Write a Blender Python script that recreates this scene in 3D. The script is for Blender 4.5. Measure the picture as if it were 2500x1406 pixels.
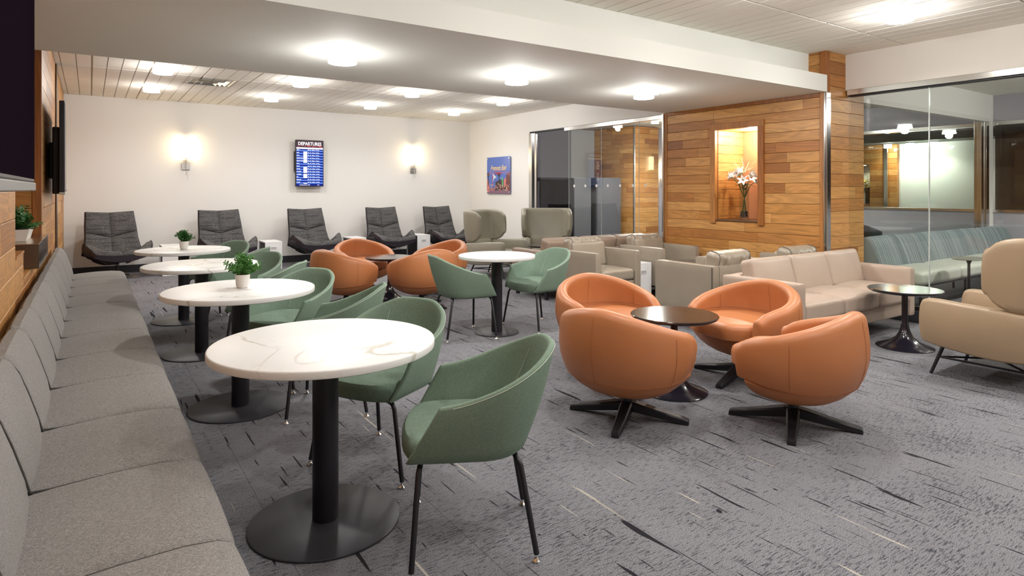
import bpy, bmesh, math, random
from mathutils import Vector, Matrix
PI = math.pi
C = bpy.context.scene.collection
SC = bpy.context.scene
for o in list(bpy.data.objects):
    bpy.data.objects.remove(o)
random.seed(7)

# ------------------------------------------------------------------ camera, world, exposure
YAW = math.radians(34.15)
cam = bpy.data.objects.new('camera', bpy.data.cameras.new('camera'))
C.objects.link(cam)
cam.location = (0, 0, 1.36)
cam.rotation_euler = (PI/2, 0, -YAW)
cam.data.sensor_fit = 'HORIZONTAL'
cam.data.sensor_width = 36
cam.data.lens = 36*1519/2500
cam.data.shift_y = -(703-463)/2500
cam.data.clip_start = 0.05
SC.camera = cam
w = bpy.data.worlds.new('world'); SC.world = w
w.use_nodes = True
w.node_tree.nodes['Background'].inputs[0].default_value = (.95, .97, 1, 1)
w.node_tree.nodes['Background'].inputs[1].default_value = 0.02
SC.view_settings.view_transform = 'Standard'
SC.view_settings.look = 'None'
SC.view_settings.gamma = 1
SC.view_settings.use_curve_mapping = False
SC.view_settings.exposure = 0.0
SPOT_W = 100          # downlight power
SPOT_COL = (1, .98, .95)
ROOM_H = 2.86
SOF_Z = 2.415

# ------------------------------------------------------------------ object helpers
def obj(name, bm, mat, parent=None, smooth=True, label=None):
    me = bpy.data.meshes.new(name)
    bmesh.ops.recalc_face_normals(bm, faces=bm.faces[:])
    bm.to_mesh(me); bm.free()
    for m in (mat if isinstance(mat, (list, tuple)) else [mat]):
        me.materials.append(m)
    if smooth:
        for p in me.polygons: p.use_smooth = True
        try: me.set_sharp_from_angle(angle=math.radians(38))
        except Exception: pass
    o = bpy.data.objects.new(name, me); C.objects.link(o)
    if parent: o.parent = parent
    if label: o['label'] = label
    return o
def tag(o, label, cat, group=None):
    o['label'] = label; o['category'] = cat
    if group: o['group'] = group
    return o
def thing(name, label, cat, loc=(0, 0, 0), rz=0, group=None):
    o = bpy.data.objects.new(name, None); C.objects.link(o)
    o.empty_display_size = .1
    o.location = loc; o.rotation_euler = (0, 0, rz)
    return tag(o, label, cat, group)
def struct(name, bm, mat, smooth=False):
    o = obj(name, bm, mat, smooth=smooth); o['kind'] = 'structure'; return o
def dup(root, label, loc, rz=None, group=None):
    r = root.copy(); C.objects.link(r); r.location = loc
    if rz is not None: r.rotation_euler = (0, 0, rz)
    r['label'] = label
    if group: r['group'] = group
    for ch in list(root.children):
        c = ch.copy(); C.objects.link(c); c.parent = r
        for g in list(ch.children):
            d = g.copy(); C.objects.link(d); d.parent = c
    return r
def face(deg): return math.radians(deg-90)      # local +Y turned to this heading

# ------------------------------------------------------------------ mesh helpers
def B(): return bmesh.new()
def box(bm, x0, x1, y0, y1, z0, z1, bev=0, seg=2, mi=0):
    r = bmesh.ops.create_cube(bm, size=1)
    vs = r['verts']
    for v in vs:
        v.co = Vector(((x0+x1)/2+v.co.x*(x1-x0), (y0+y1)/2+v.co.y*(y1-y0), (z0+z1)/2+v.co.z*(z1-z0)))
    fs = set(f for v in vs for f in v.link_faces)
    for f in fs: f.material_index = mi
    if bev:
        es = list(set(e for v in vs for e in v.link_edges))
        bmesh.ops.bevel(bm, geom=es, offset=bev, segments=seg, affect='EDGES', profile=.5)
    return vs
def loft(bm, loops, cap=True, close=True):
    rings = [[bm.verts.new(p) for p in lp] for lp in loops]
    n = len(rings[0])
    for a, b in zip(rings, rings[1:]):
        for i in range(n if close else n-1):
            j = (i+1) % n
            try: bm.faces.new((a[i], a[j], b[j], b[i]))
            except ValueError: pass
    if cap:
        for r in (rings[0], rings[-1]):
            try: bm.faces.new(r)
            except ValueError: pass
    return rings
def lathe(bm, prof, c=(0, 0), seg=40, sx=1, sy=1):
    loops = []
    for r, z in prof:
        r = max(r, 1e-4)
        loops.append([(c[0]+sx*r*math.cos(2*PI*i/seg), c[1]+sy*r*math.sin(2*PI*i/seg), z) for i in range(seg)])
    loft(bm, loops)
def tube(bm, pts, r, seg=8, r2=None):
    pts = [Vector(p) for p in pts]
    loops = []; n = len(pts); up = None
    for i, p in enumerate(pts):
        t = (pts[min(i+1, n-1)]-pts[max(i-1, 0)]).normalized()
        if up is None:
            up = Vector((0, 0, 1)) if abs(t.z) < .9 else Vector((1, 0, 0))
        a = t.cross(up).normalized(); b = a.cross(t).normalized(); up = b
        rr = r if r2 is None else r+(r2-r)*i/(n-1)
        loops.append([p+a*rr*math.cos(2*PI*k/seg)+b*rr*math.sin(2*PI*k/seg) for k in range(seg)])
    loft(bm, loops)
def sstep(x):
    x = max(0, min(1, x)); return x*x*(3-2*x)
def cushion(bm, x0, x1, y0, y1, z0, z1, r=.04, puff=.02, n=10, wr=0, axis=2, seed=0):
    """soft box: subdivided, rounded by r, both big faces puffed"""
    rnd = random.Random(seed)
    ph = [rnd.uniform(0, 6.28) for _ in range(6)]
    cx, cy, cz = (x0+x1)/2, (y0+y1)/2, (z0+z1)/2
    h = Vector(((x1-x0)/2, (y1-y0)/2, (z1-z0)/2))
    rr = min(r, h.x*.98, h.y*.98, h.z*.98)
    tmp = {}
    def vert(i, j, k):
        key = (i, j, k)
        if key in tmp: return tmp[key]
        def rm(a):        # denser near the edges
            t = a/n*2-1
            return math.copysign(abs(t)**.72, t)
        p = Vector((rm(i)*h.x, rm(j)*h.y, rm(k)*h.z))
        q = Vector([max(-h[a]+rr, min(h[a]-rr, p[a])) for a in range(3)])
        d = p-q
        if d.length > 1e-9: p = q+d.normalized()*min(rr, d.length if d.length < rr else rr)
        u = [p[a]/h[a] for a in range(3)]
        o = [a for a in range(3) if a != axis]
        s = (1-u[o[0]]**2)*(1-u[o[1]]**2)
        p[axis] += u[axis]*puff*s
        if wr:
            a0, a1 = p[o[0]]/max(h[o[0]], .01), p[o[1]]/max(h[o[1]], .01)
            p[axis] += u[axis]*wr*(math.sin(a0*13+a1*1.5+ph[0])*.45+math.sin(a0*23-a1*2.2+ph[1])*.35+math.sin(a0*7+a1*2+ph[2])*.25)*(1-abs(a0)**4)
        v = bm.verts.new(p+Vector((cx, cy, cz))); tmp[key] = v; return v
    for f in range(3):
        a, b = [q for q in range(3) if q != f]
        for side in (0, n):
            for i in range(n):
                for j in range(n):
                    ks = []
                    for di, dj in ((0, 0), (1, 0), (1, 1), (0, 1)):
                        k = [0, 0, 0]; k[f] = side; k[a] = i+di; k[b] = j+dj
                        ks.append(vert(*k))
                    try: bm.faces.new(ks)
                    except ValueError: pass
def plan(a, yf, yb, yc, n=28, p=2.0):
    """U-shaped plan from front-right round the back to front-left, evenly spaced (x,y)"""
    pts = [(a, yf+(yc-yf)*i/10) for i in range(11)]
    for i in range(1, 25):
        t = PI/2*i/24
        pts.append((a*math.cos(t)**(2/p), yc-(yc-yb)*math.sin(t)**(2/p)))
    full = pts+[(-x, y) for x, y in reversed(pts[:-1])]
    L = [0]
    for q, r_ in zip(full, full[1:]): L.append(L[-1]+math.hypot(r_[0]-q[0], r_[1]-q[1]))
    out = []
    for k in range(n+1):
        s = L[-1]*k/n; i = 0
        while i < len(L)-2 and L[i+1] < s: i += 1
        f = (s-L[i])/max(L[i+1]-L[i], 1e-9)
        out.append((full[i][0]+(full[i+1][0]-full[i][0])*f, full[i][1]+(full[i+1][1]-full[i][1])*f))
    return out
def normals2(P):
    out = []
    for i in range(len(P)):
        a = P[max(i-1, 0)]; b = P[min(i+1, len(P)-1)]
        dx, dy = b[0]-a[0], b[1]-a[1]; l = math.hypot(dx, dy)
        out.append((-dy/l*-1, dx/l*-1))
    # make outward
    m = len(P)//2
    if out[m][1] > 0: out = [(-x, -y) for x, y in out]
    return out
def wallshell(bm, PB, PT, zb, zt, th, bulge=0, nt=6, endround=True, capz=.03):
    """thick curved wall: bottom plan PB, top plan PT, zb(s) zt(s) with s in -1..1"""
    N = normals2(PT); n = len(PT); loops = []
    def section(i, shrink=1.0, push=0):
        s = 2*i/(n-1)-1
        (xb, yb), (xt, yt) = PB[i], PT[i]; nx, ny = N[i]
        z0, z1 = zb(s), zt(s); h2 = th/2
        lp = []
        def pt(t, off):
            zz = z0+(z1-z0)*t
            bl = bulge*math.sin(PI*t)
            return Vector((xb+(xt-xb)*t+nx*(off+bl), yb+(yt-yb)*t+ny*(off+bl), zz))
        te = 1-h2/max(z1-z0, .01); tb = h2*.6/max(z1-z0, .01)
        for k in range(nt+1): lp.append(pt(tb+(te-tb)*k/nt, 0))
        for a in (30, 60, 90, 120, 150):
            A = math.radians(a); lp.append(pt(te+(1-te)*math.sin(A), -h2+h2*math.cos(A)))
        for k in range(nt+1): lp.append(pt(te+(tb-te)*k/nt, -th))
        lp.append(pt(0, -th*.75)); lp.append(pt(0, -th*.25))
        return lp
    def mid(lp):
        c = [Vector((0, 0, 0))]*len(lp)
        m = len(lp); K = nt+1
        res = []
        for a, p in enumerate(lp):
            res.append(p)
        return res
    secs = [section(i) for i in range(n)]
    def capped(sec, other):
        # rounded end: shrink thickness towards the section's middle line while pushing out
        d = (sec[nt//2]-other[nt//2]); d.z = 0; d.normalize()
        K = nt+1; out = []
        for ang in (30, 55, 75):
            A = math.radians(ang); lp = []
            L = len(sec)
            ctr = {}
            for a in range(L):
                p = sec[a]
                # partner on the other skin
                b = (2*K+5-1-a) % L if a < 2*K+5 else (2*K+5+ (1-(a-(2*K+5))))
                q = sec[b]; m = (p+q)/2
                r_ = m+(p-m)*math.cos(A)+d*(th/2*math.sin(A)); zc = (sec[0].z+sec[K-1].z)/2; r_.z = zc+(r_.z-zc)*(1-capz*(1-math.cos(A))*1.35); lp.append(r_)
            out.append(lp)
        return out
    if endround:
        a = capped(secs[0], secs[1]); b = capped(secs[-1], secs[-2])
        secs = a[::-1]+secs+b
    loft(bm, secs)

# ------------------------------------------------------------------ materials
def M(name): 
    m = bpy.data.materials.new(name); m.use_nodes = True
    return m, m.node_tree.nodes, m.node_tree.links, m.node_tree.nodes['Principled BSDF']
def simple(name, col, rough=.5, metal=0, bump=None, spec=.5, coat=0, emis=None, es=0, var=0, vscale=6, sheen=0):
    m, N, L, P = M(name)
    P.inputs['Base Color'].default_value = (*col, 1)
    P.inputs['Roughness'].default_value = rough
    P.inputs['Metallic'].default_value = metal
    P.inputs['Specular IOR Level'].default_value = spec
    P.inputs['Coat Weight'].default_value = coat
    if sheen:
        P.inputs['Sheen Weight'].default_value = sheen
    if emis:
        P.inputs['Emission Color'].default_value = (*emis, 1); P.inputs['Emission Strength'].default_value = es
    tc = N.new('ShaderNodeTexCoord')
    if var:
        n = N.new('ShaderNodeTexNoise'); n.inputs['Scale'].default_value = vscale; n.inputs['Detail'].default_value = 4
        L.new(tc.outputs['Object'], n.inputs['Vector'])
        mx = N.new('ShaderNodeMix'); mx.data_type = 'RGBA'
        mx.inputs[6].default_value = (*[c*(1-var) for c in col], 1); mx.inputs[7].default_value = (*[min(1, c*(1+var)) for c in col], 1)
        L.new(n.outputs['Fac'], mx.inputs[0]); L.new(mx.outputs[2], P.inputs['Base Color'])
    if bump:
        n = N.new('ShaderNodeTexNoise'); n.inputs['Scale'].default_value = bump[0]; n.inputs['Detail'].default_value = 3
        L.new(tc.outputs['Object'], n.inputs['Vector'])
        b = N.new('ShaderNodeBump'); b.inputs['Strength'].default_value = bump[1]; b.inputs['Distance'].default_value = bump[2]
        L.new(n.outputs['Fac'], b.inputs['Height']); L.new(b.outputs[0], P.inputs['Normal'])
    return m
def ramp(N, L, src, stops, interp='LINEAR'):
    r = N.new('ShaderNodeValToRGB'); r.color_ramp.interpolation = interp
    e = r.color_ramp.elements
    while len(e) < len(stops): e.new(.5)
    for i, (p, c) in enumerate(stops):
        e[i].position = p; e[i].color = (*c, 1) if isinstance(c, tuple) else (c, c, c, 1)
    L.new(src, r.inputs[0]); return r.outputs[0]
def mapn(N, L, src, scale, rot=(0, 0, 0), loc=(0, 0, 0)):
    m = N.new('ShaderNodeMapping'); m.inputs['Scale'].default_value = scale
    m.inputs['Rotation'].default_value = rot; m.inputs['Location'].default_value = loc
    L.new(src, m.inputs[0]); return m.outputs[0]
def noise(N, L, vec, sc, det=3, dist=0, rough=.5):
    n = N.new('ShaderNodeTexNoise'); n.inputs['Scale'].default_value = sc; n.inputs['Detail'].default_value = det
    n.inputs['Distortion'].default_value = dist; n.inputs['Roughness'].default_value = rough
    L.new(vec, n.inputs['Vector']); return n.outputs['Fac']
def mixc(N, L, fac, a, b, mode='MIX'):
    m = N.new('ShaderNodeMix'); m.data_type = 'RGBA'; m.blend_type = mode
    for i, s in ((0, fac), (6, a), (7, b)):
        if hasattr(s, 'links') or hasattr(s, 'is_output'): L.new(s, m.inputs[i])
        elif isinstance(s, tuple): m.inputs[i].default_value = (*s, 1)
        else: m.inputs[i].default_value = s
    return m.outputs[2]
def math_(N, L, op, a, b=0.0):
    m = N.new('ShaderNodeMath'); m.operation = op
    for i, s in ((0, a), (1, b)):
        if hasattr(s, 'is_output'): L.new(s, m.inputs[i])
        else: m.inputs[i].default_value = s
    return m.outputs[0]
def wood(name, axis, dark=0.0, tint=(1, 1, 1)):
    m, N, L, P = M(name)
    tc = N.new('ShaderNodeTexCoord').outputs['Object']
    g = N.new('ShaderNodeNewGeometry')
    rnd = g.outputs['Random Per Island']
    off = N.new('ShaderNodeVectorMath'); off.operation = 'MULTIPLY_ADD'
    cmb = N.new('ShaderNodeCombineXYZ')
    for i in range(3): L.new(rnd, cmb.inputs[i])
    L.new(cmb.outputs[0], off.inputs[0]); off.inputs[1].default_value = (17, 29, 41); L.new(tc, off.inputs[2])
    sc = {'x': (.55, 5, 5), 'y': (5, .55, 5), 'z': (5, 5, .4)}[axis]
    v = mapn(N, L, off.outputs[0], sc)
    n1 = noise(N, L, v, 1.6, 2, .6)
    rings = math_(N, L, 'FRACT', math_(N, L, 'MULTIPLY', n1, 9.0))
    rg = ramp(N, L, rings, [(0, .48), (.6, 1.0), (.9, .66), (1, .48)])
    sc2 = {'x': (2, 90, 90), 'y': (90, 2, 90), 'z': (90, 90, 2)}[axis]
    fine = noise(N, L, mapn(N, L, off.outputs[0], sc2), 1.0, 2)
    base = ramp(N, L, rnd, [(0, (.28, .095, .018)), (.2, (.45, .195, .045)), (.4, (.56, .275, .080)), (.6, (.40, .150, .030)), (.8, (.64, .345, .115)), (1, (.49, .22, .055))])
    c = mixc(N, L, .55, base, rg, 'MULTIPLY')
    c = mixc(N, L, .25, c, fine, 'OVERLAY')
    if dark or tint != (1, 1, 1):
        c = mixc(N, L, 1.0, c, tuple(t*(1-dark) for t in tint), 'MULTIPLY')
    L.new(c, P.inputs['Base Color'])
    P.inputs['Roughness'].default_value = .42
    b = N.new('ShaderNodeBump'); b.inputs['Strength'].default_value = .25; b.inputs['Distance'].default_value = .002
    L.new(fine, b.inputs['Height']); L.new(b.outputs[0], P.inputs['Normal'])
    return m
def carpet():
    m, N, L, P = M('carpet')
    tc = N.new('ShaderNodeTexCoord').outputs['Object']
    sp = noise(N, L, tc, 260, 2)
    soft = noise(N, L, tc, 1.3, 3)
    base = mixc(N, L, ramp(N, L, sp, [(.35, 0.0), (.65, 1.0)]), (.095, .094, .108), (.335, .333, .352))
    base = mixc(N, L, ramp(N, L, soft, [(.35, 0.0), (.7, .35)]), base, (.15, .145, .165))
    wob = noise(N, L, tc, 40, 2)
    # short dark dashes lying across the room (along X)
    d1 = noise(N, L, mapn(N, L, tc, (20, 150, 1)), 1.0, 5, .3, .70)
    patch = noise(N, L, tc, 2.2, 3)
    th = math_(N, L, 'ADD', d1, math_(N, L, 'MULTIPLY', math_(N, L, 'SUBTRACT', patch, .5), .22))
    dk = ramp(N, L, th, [(.535, 0.0), (.62, .85)])
    c = mixc(N, L, dk, base, (.028, .029, .040))
    # long streaks running down the room (along Y): dark, cream
    vy = mapn(N, L, tc, (15, 1.1, 1), loc=(3.1, 1.7, 0))
    d2 = noise(N, L, vy, 1.0, 2, .15)
    d2b = math_(N, L, 'ADD', d2, math_(N, L, 'MULTIPLY', wob, .02))
    c = mixc(N, L, ramp(N, L, d2b, [(.695, 0.0), (.708, 1.0)]), c, (.020, .018, .024))
    vy2 = mapn(N, L, tc, (34, 1.4, 1), loc=(13.1, 4.7, 0))
    d3 = noise(N, L, vy2, 1.0, 2, .1)
    d3b = math_(N, L, 'ADD', d3, math_(N, L, 'MULTIPLY', sp, .06))
    c = mixc(N, L, ramp(N, L, d3b, [(.735, 0.0), (.755, .8)]), c, (.50, .46, .38))
    vy3 = mapn(N, L, tc, (46, 2.2, 1), loc=(5.1, 9.7, 0))
    d4 = noise(N, L, vy3, 1.0, 2, .1)
    c = mixc(N, L, ramp(N, L, d4, [(.67, 0.0), (.685, 1.0)]), c, (.025, .022, .030))
    # small blocks
    d5 = noise(N, L, mapn(N, L, tc, (22, 14, 1), loc=(2, 3, 0)), 1.0, 1, .2)
    c = mixc(N, L, ramp(N, L, d5, [(.775, 0.0), (.79, 1.0)]), c, (.022, .02, .028))
    # tile joints
    sx = N.new('ShaderNodeSeparateXYZ'); L.new(tc, sx.inputs[0])
    jx = math_(N, L, 'LESS_THAN', math_(N, L, 'FRACT', math_(N, L, 'MULTIPLY', sx.outputs[0], 1/.61)), .006)
    c = mixc(N, L, math_(N, L, 'MULTIPLY', jx, .45), c, (.03, .03, .04))
    L.new(c, P.inputs['Base Color'])
    P.inputs['Roughness'].default_value = .95
    P.inputs['Specular IOR Level'].default_value = .15
    b = N.new('ShaderNodeBump'); b.inputs['Strength'].default_value = .6; b.inputs['Distance'].default_value = .004
    L.new(noise(N, L, tc, 420, 2), b.inputs['Height']); L.new(b.outputs[0], P.inputs['Normal'])
    return m
def weave(name, c1, c2, sx=300, sy=300, streak=None, rough=.9, bump=.35):
    """woven cloth: two thread colours crossing"""
    m, N, L, P = M(name)
    tc = N.new('ShaderNodeTexCoord').outputs['Object']
    a = N.new('ShaderNodeTexWave'); a.wave_type = 'BANDS'; a.bands_direction = 'DIAGONAL'
    n1 = noise(N, L, mapn(N, L, tc, (sx, sx, sx)), 1.0, 2)
    n2 = noise(N, L, mapn(N, L, tc, (sx*.25, sx*1.6, sx*1.6)), 1.0, 2)
    n3 = noise(N, L, tc, 2.5, 3)
    f = math_(N, L, 'ADD', math_(N, L, 'MULTIPLY', n1, .5), math_(N, L, 'MULTIPLY', n2, .5))
    f = ramp(N, L, f, [(.38, 0.0), (.62, 1.0)])
    c = mixc(N, L, f, c1, c2)
    c = mixc(N, L, math_(N, L, 'MULTIPLY', n3, .25), c, tuple(x*.7 for x in c1))
    if streak:
        n4 = noise(N, L, mapn(N, L, tc, streak), 1.0, 3)
        c = mixc(N, L, ramp(N, L, n4, [(.52, 0.0), (.62, .55)]), c, tuple(x*.45 for x in c1))
    L.new(c, P.inputs['Base Color']); P.inputs['Roughness'].default_value = rough
    P.inputs['Specular IOR Level'].default_value = .2
    b = N.new('ShaderNodeBump'); b.inputs['Strength'].default_value = bump; b.inputs['Distance'].default_value = .002
    L.new(f, b.inputs['Height']); L.new(b.outputs[0], P.inputs['Normal'])
    N.remove(a)
    return m
def marble():
    m, N, L, P = M('quartz_top')
    tc = N.new('ShaderNodeTexCoord').outputs['Object']
    inf = N.new('ShaderNodeObjectInfo')
    add = N.new('ShaderNodeVectorMath'); add.operation = 'ADD'
    L.new(tc, add.inputs[0]); L.new(inf.outputs['Location'], add.inputs[1])
    n = noise(N, L, mapn(N, L, add.outputs[0], (1.0, 1.0, 1.0), rot=(0, 0, .5), loc=(.35, .2, 0)), 1.7, 5, .9)
    v = math_(N, L, 'ABSOLUTE', math_(N, L, 'SUBTRACT', n, .5))
    gate = ramp(N, L, noise(N, L, mapn(N, L, add.outputs[0], (1, 1, 1), loc=(7, 0, 0)), 1.9, 1), [(.50, 0.0), (.60, 1.0)])
    f = math_(N, L, 'MULTIPLY', ramp(N, L, v, [(.0, .9), (.008, .6), (.013, 0.0)]), gate)
    v2 = math_(N, L, 'ABSOLUTE', math_(N, L, 'SUBTRACT', noise(N, L, mapn(N, L, add.outputs[0], (1, 1, 1), loc=(3, 5, 0)), 2.6, 5, 1.2), .5))
    f2 = ramp(N, L, v2, [(.0, .28), (.004, 0.0)])
    c = mixc(N, L, f, (.77, .765, .75), (.47, .455, .38))
    c = mixc(N, L, f2, c, (.58, .56, .50))
    L.new(c, P.inputs['Base Color']); P.inputs['Roughness'].default_value = .42
    P.inputs['Specular IOR Level'].default_value = .4
    return m
def glassmat(name, tint=(1, 1, 1), refl=1.0):
    m = bpy.data.materials.new(name); m.use_nodes = True
    N, L = m.node_tree.nodes, m.node_tree.links
    N.remove(N['Principled BSDF'])
    t = N.new('ShaderNodeBsdfTransparent'); t.inputs[0].default_value = (*tint, 1)
    g = N.new('ShaderNodeBsdfGlossy'); g.inputs['Roughness'].default_value = .0
    g.inputs[0].default_value = (refl, refl, refl, 1)
    lw = N.new('ShaderNodeLayerWeight'); lw.inputs[0].default_value = .5
    p5 = N.new('ShaderNodeMath'); p5.operation = 'POWER'; p5.inputs[1].default_value = 5
    L.new(lw.outputs['Facing'], p5.inputs[0])
    fr = N.new('ShaderNodeMath'); fr.operation = 'MULTIPLY_ADD'; fr.inputs[1].default_value = .85; fr.inputs[2].default_value = .035
    L.new(p5.outputs[0], fr.inputs[0])
    mx = N.new('ShaderNodeMixShader')
    L.new(fr.outputs[0], mx.inputs[0]); L.new(t.outputs[0], mx.inputs[1]); L.new(g.outputs[0], mx.inputs[2])
    L.new(mx.outputs[0], N['Material Output'].inputs[0])
    return m
def emit(name, col, s):
    m = bpy.data.materials.new(name); m.use_nodes = True
    N, L = m.node_tree.nodes, m.node_tree.links
    N.remove(N['Principled BSDF'])
    e = N.new('ShaderNodeEmission'); e.inputs[0].default_value = (*col, 1); e.inputs[1].default_value = s
    L.new(e.outputs[0], N['Material Output'].inputs[0]); return m

m_wall = simple('wall_paint', (.80, .785, .76), .85, bump=(300, .08, .001), spec=.25)
m_wall_beige = simple('bulkhead_paint', (.66, .62, .57), .85, bump=(300, .08, .001), spec=.25)
m_soffit = simple('soffit_paint', (.77, .78, .735), .8, bump=(260, .08, .001), spec=.25)
m_tile = simple('ceiling_tile', (.88, .85, .78), .95, bump=(180, .25, .002), spec=.1)
m_tilegap = simple('ceiling_joint', (.52, .46, .38), .95)
m_carpet = carpet()
m_base = simple('rubber_base', (.025, .025, .032), .55)
m_wood_y = wood('cedar_y', 'y')
m_wood_x = wood('cedar_x', 'x')
m_wood_z = wood('cedar_z', 'z', .25, (1, .85, .7))
m_chrome = simple('polished_steel', (.66, .65, .63), .16, 1, bump=(6, .02, .01))
m_steel = simple('brushed_nickel', (.55, .54, .51), .32, 1)
m_black = simple('black_metal', (.011, .010, .015), .42, .0, spec=.5)
m_plate = simple('black_base_plate', (.030, .030, .038), .5, .0, bump=(500, .05, .0005), spec=.5)
m_glide = simple('chrome_glide', (.8, .8, .8), .15, 1)
m_green = weave('green_wool', (.165, .235, .175), (.225, .305, .235), 180, 180, rough=.85, bump=.1)
m_stitch = simple('pale_stitch', (.45, .52, .42), .8)
m_orange = simple('tan_leather', (.47, .172, .062), .42, bump=(500, .12, .001), var=.06, vscale=5)
m_orange_s = simple('tan_seam', (.36, .12, .04), .6)
m_taupe = simple('taupe_leather', (.30, .255, .20), .36, bump=(40, .10, .004), var=.08, vscale=6)
m_taupe_w = simple('olive_taupe_leather', (.27, .25, .195), .38, bump=(300, .10, .001), var=.06, vscale=4)
m_tan_w = simple('sand_leather', (.33, .235, .145), .42, bump=(300, .10, .001), var=.05, vscale=4)
m_sofa = simple('blush_beige_leather', (.42, .325, .26), .45, bump=(300, .10, .001), var=.05, vscale=4)
m_sofa2 = simple('brown_taupe_leather', (.29, .215, .165), .45, bump=(300, .10, .001), var=.05, vscale=4)
m_pipe = simple('dark_piping', (.05, .045, .045), .6)
m_bench = weave('banquette_cloth', (.155, .145, .138), (.40, .382, .365), 380, 380, bump=.5)
m_seam = simple('dark_seam', (.06, .055, .05), .9)
m_grey = weave('charcoal_tweed', (.034, .032, .034), (.20, .195, .195), 150, 150, streak=(3, 3, 60))
m_shell = simple('aubergine_shell', (.022, .016, .024), .35)
m_white = simple('white_laminate', (.80, .80, .81), .4)
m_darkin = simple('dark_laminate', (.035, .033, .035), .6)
m_tabletop = marble()
m_ttop = simple('espresso_wood_top', (.030, .020, .017), .14, bump=(30, .03, .001), coat=.3, var=.3, vscale=20)
m_gloss = simple('black_lacquer', (.016, .014, .022), .18, coat=.5)
m_pot = simple('white_ceramic', (.76, .73, .69), .45)
m_soil = simple('soil', (.03, .022, .015), .9)
m_stem = simple('plant_stem', (.12, .22, .06), .6)
m_leaf = simple('leaf_green', (.085, .26, .055), .45, var=.45, vscale=25)
m_leafd = simple('leaf_dark', (.035, .14, .03), .4, var=.5, vscale=25)
m_diff = emit('lamp_diffuser', (1, .97, .92), 22)
m_shade = emit('sconce_shade', (1, .79, .46), 19)
m_glass = glassmat('clear_glass', (.93, .95, .93), .9)
m_glass_t = glassmat('tinted_glass', (.66, .66, .68), .75)
m_frost = simple('frosted_dot', (.75, .75, .72), .8)
m_grey_panel = simple('dark_grey_panel', (.075, .075, .088), .5)
m_grey_wall = simple('grey_wall', (.35, .35, .37), .8)
m_cab = simple('locker_black', (.02, .018, .028), .3)
m_lav = simple('lavender_grey_wall', (.36, .35, .40), .8)
m_blue = None

# ------------------------------------------------------------------ lights (each built with its fixture further down uses this)
def downlight(x, y, z, label, power=SPOT_W, group='round ceiling downlights'):
    t = thing('ceiling_light', label, 'ceiling light', (x, y, z), 0, group)
    bm = B(); lathe(bm, [(.0, 0), (.088, 0), (.088, -.012), (.0, -.012)], seg=32); obj('rim', bm, m_steel, t)
    bm = B(); lathe(bm, [(.0, -.012), (.092, -.012), (.108, -.078), (.104, -.084), (0, -.086)], seg=32); obj('diffuser', bm, m_diff, t)
    l = bpy.data.lights.new('downlight', 'SPOT'); l.energy = power; l.color = SPOT_COL
    p = bpy.data.lights.new('diffuse_glow', 'POINT'); p.energy = power*.36; p.color = SPOT_COL; p.shadow_soft_size = .055
    po = bpy.data.objects.new('diffuse_glow', p); C.objects.link(po); po.parent = t; po.location = (0, 0, -.112)
    l.spot_size = math.radians(162); l.spot_blend = .55; l.shadow_soft_size = .08
    lo = bpy.data.objects.new('lamp_glow', l); C.objects.link(lo); lo.parent = t; lo.location = (0, 0, -.10)
    return t
GX = [.74, 2.40, 4.06, 5.72]
names_x = ['leftmost', 'second from left', 'third from left', 'rightmost']
for gi, gx in enumerate(GX):
    downlight(gx, 8.70, ROOM_H, 'round downlight in the front row of the far tile ceiling, %s' % names_x[gi], power=SPOT_W*.60)
    downlight(gx, 10.40, ROOM_H, 'round downlight in the row along the back wall, %s' % names_x[gi], power=SPOT_W*.42)
for gx, nm in ((1.61, 'left one of three on the flat soffit'), (3.24, 'middle one of three on the flat soffit'), (4.885, 'right one of three on the flat soffit')):
    downlight(gx, 4.70, SOF_Z, 'round white downlight, %s' % nm, power=SPOT_W*.62)
downlight(5.64, 2.50, ROOM_H, 'round white downlight on the near tile ceiling above the glass wall', power=SPOT_W*.72)
for gx, gy, pw, nm in ((4.0, 2.5, .62, 'over the nearer four tan chairs'), (2.4, 2.5, .42, 'over the aisle by the nearest green chairs'), (.74, 2.5, .20, 'over the nearest quartz table'),
                       (5.64, .8, .70, 'over the large tan winged chair'), (4.0, .8, .62, 'over the open carpet at bottom right'), (2.4, .8, .40, 'over the carpet beside the camera'), (.74, .8, .34, 'over the near end of the banquette'),
                       (2.4, -.9, .5, 'behind the camera, left'), (5.64, -.9, .5, 'behind the camera, right')):
    downlight(gx, gy, ROOM_H, 'downlight on the near ceiling above the frame, %s' % nm, power=SPOT_W*pw)

# ------------------------------------------------------------------ room shell
XW, XR, YB = -.34, 7.0, 12.0
bm = B(); box(bm, -1.2, 17, -3.2, 16, -.1, 0); floor_o = struct('floor', bm, m_carpet)
bm = B(); box(bm, XW-.4, 7.12, YB, YB+.12, 0, 3.0); struct('wall_back', bm, m_wall)
bm = B(); box(bm, XW-.4, 17, -3.12, -3.0, 0, 3.0); struct('wall_behind_camera', bm, m_wall)
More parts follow.
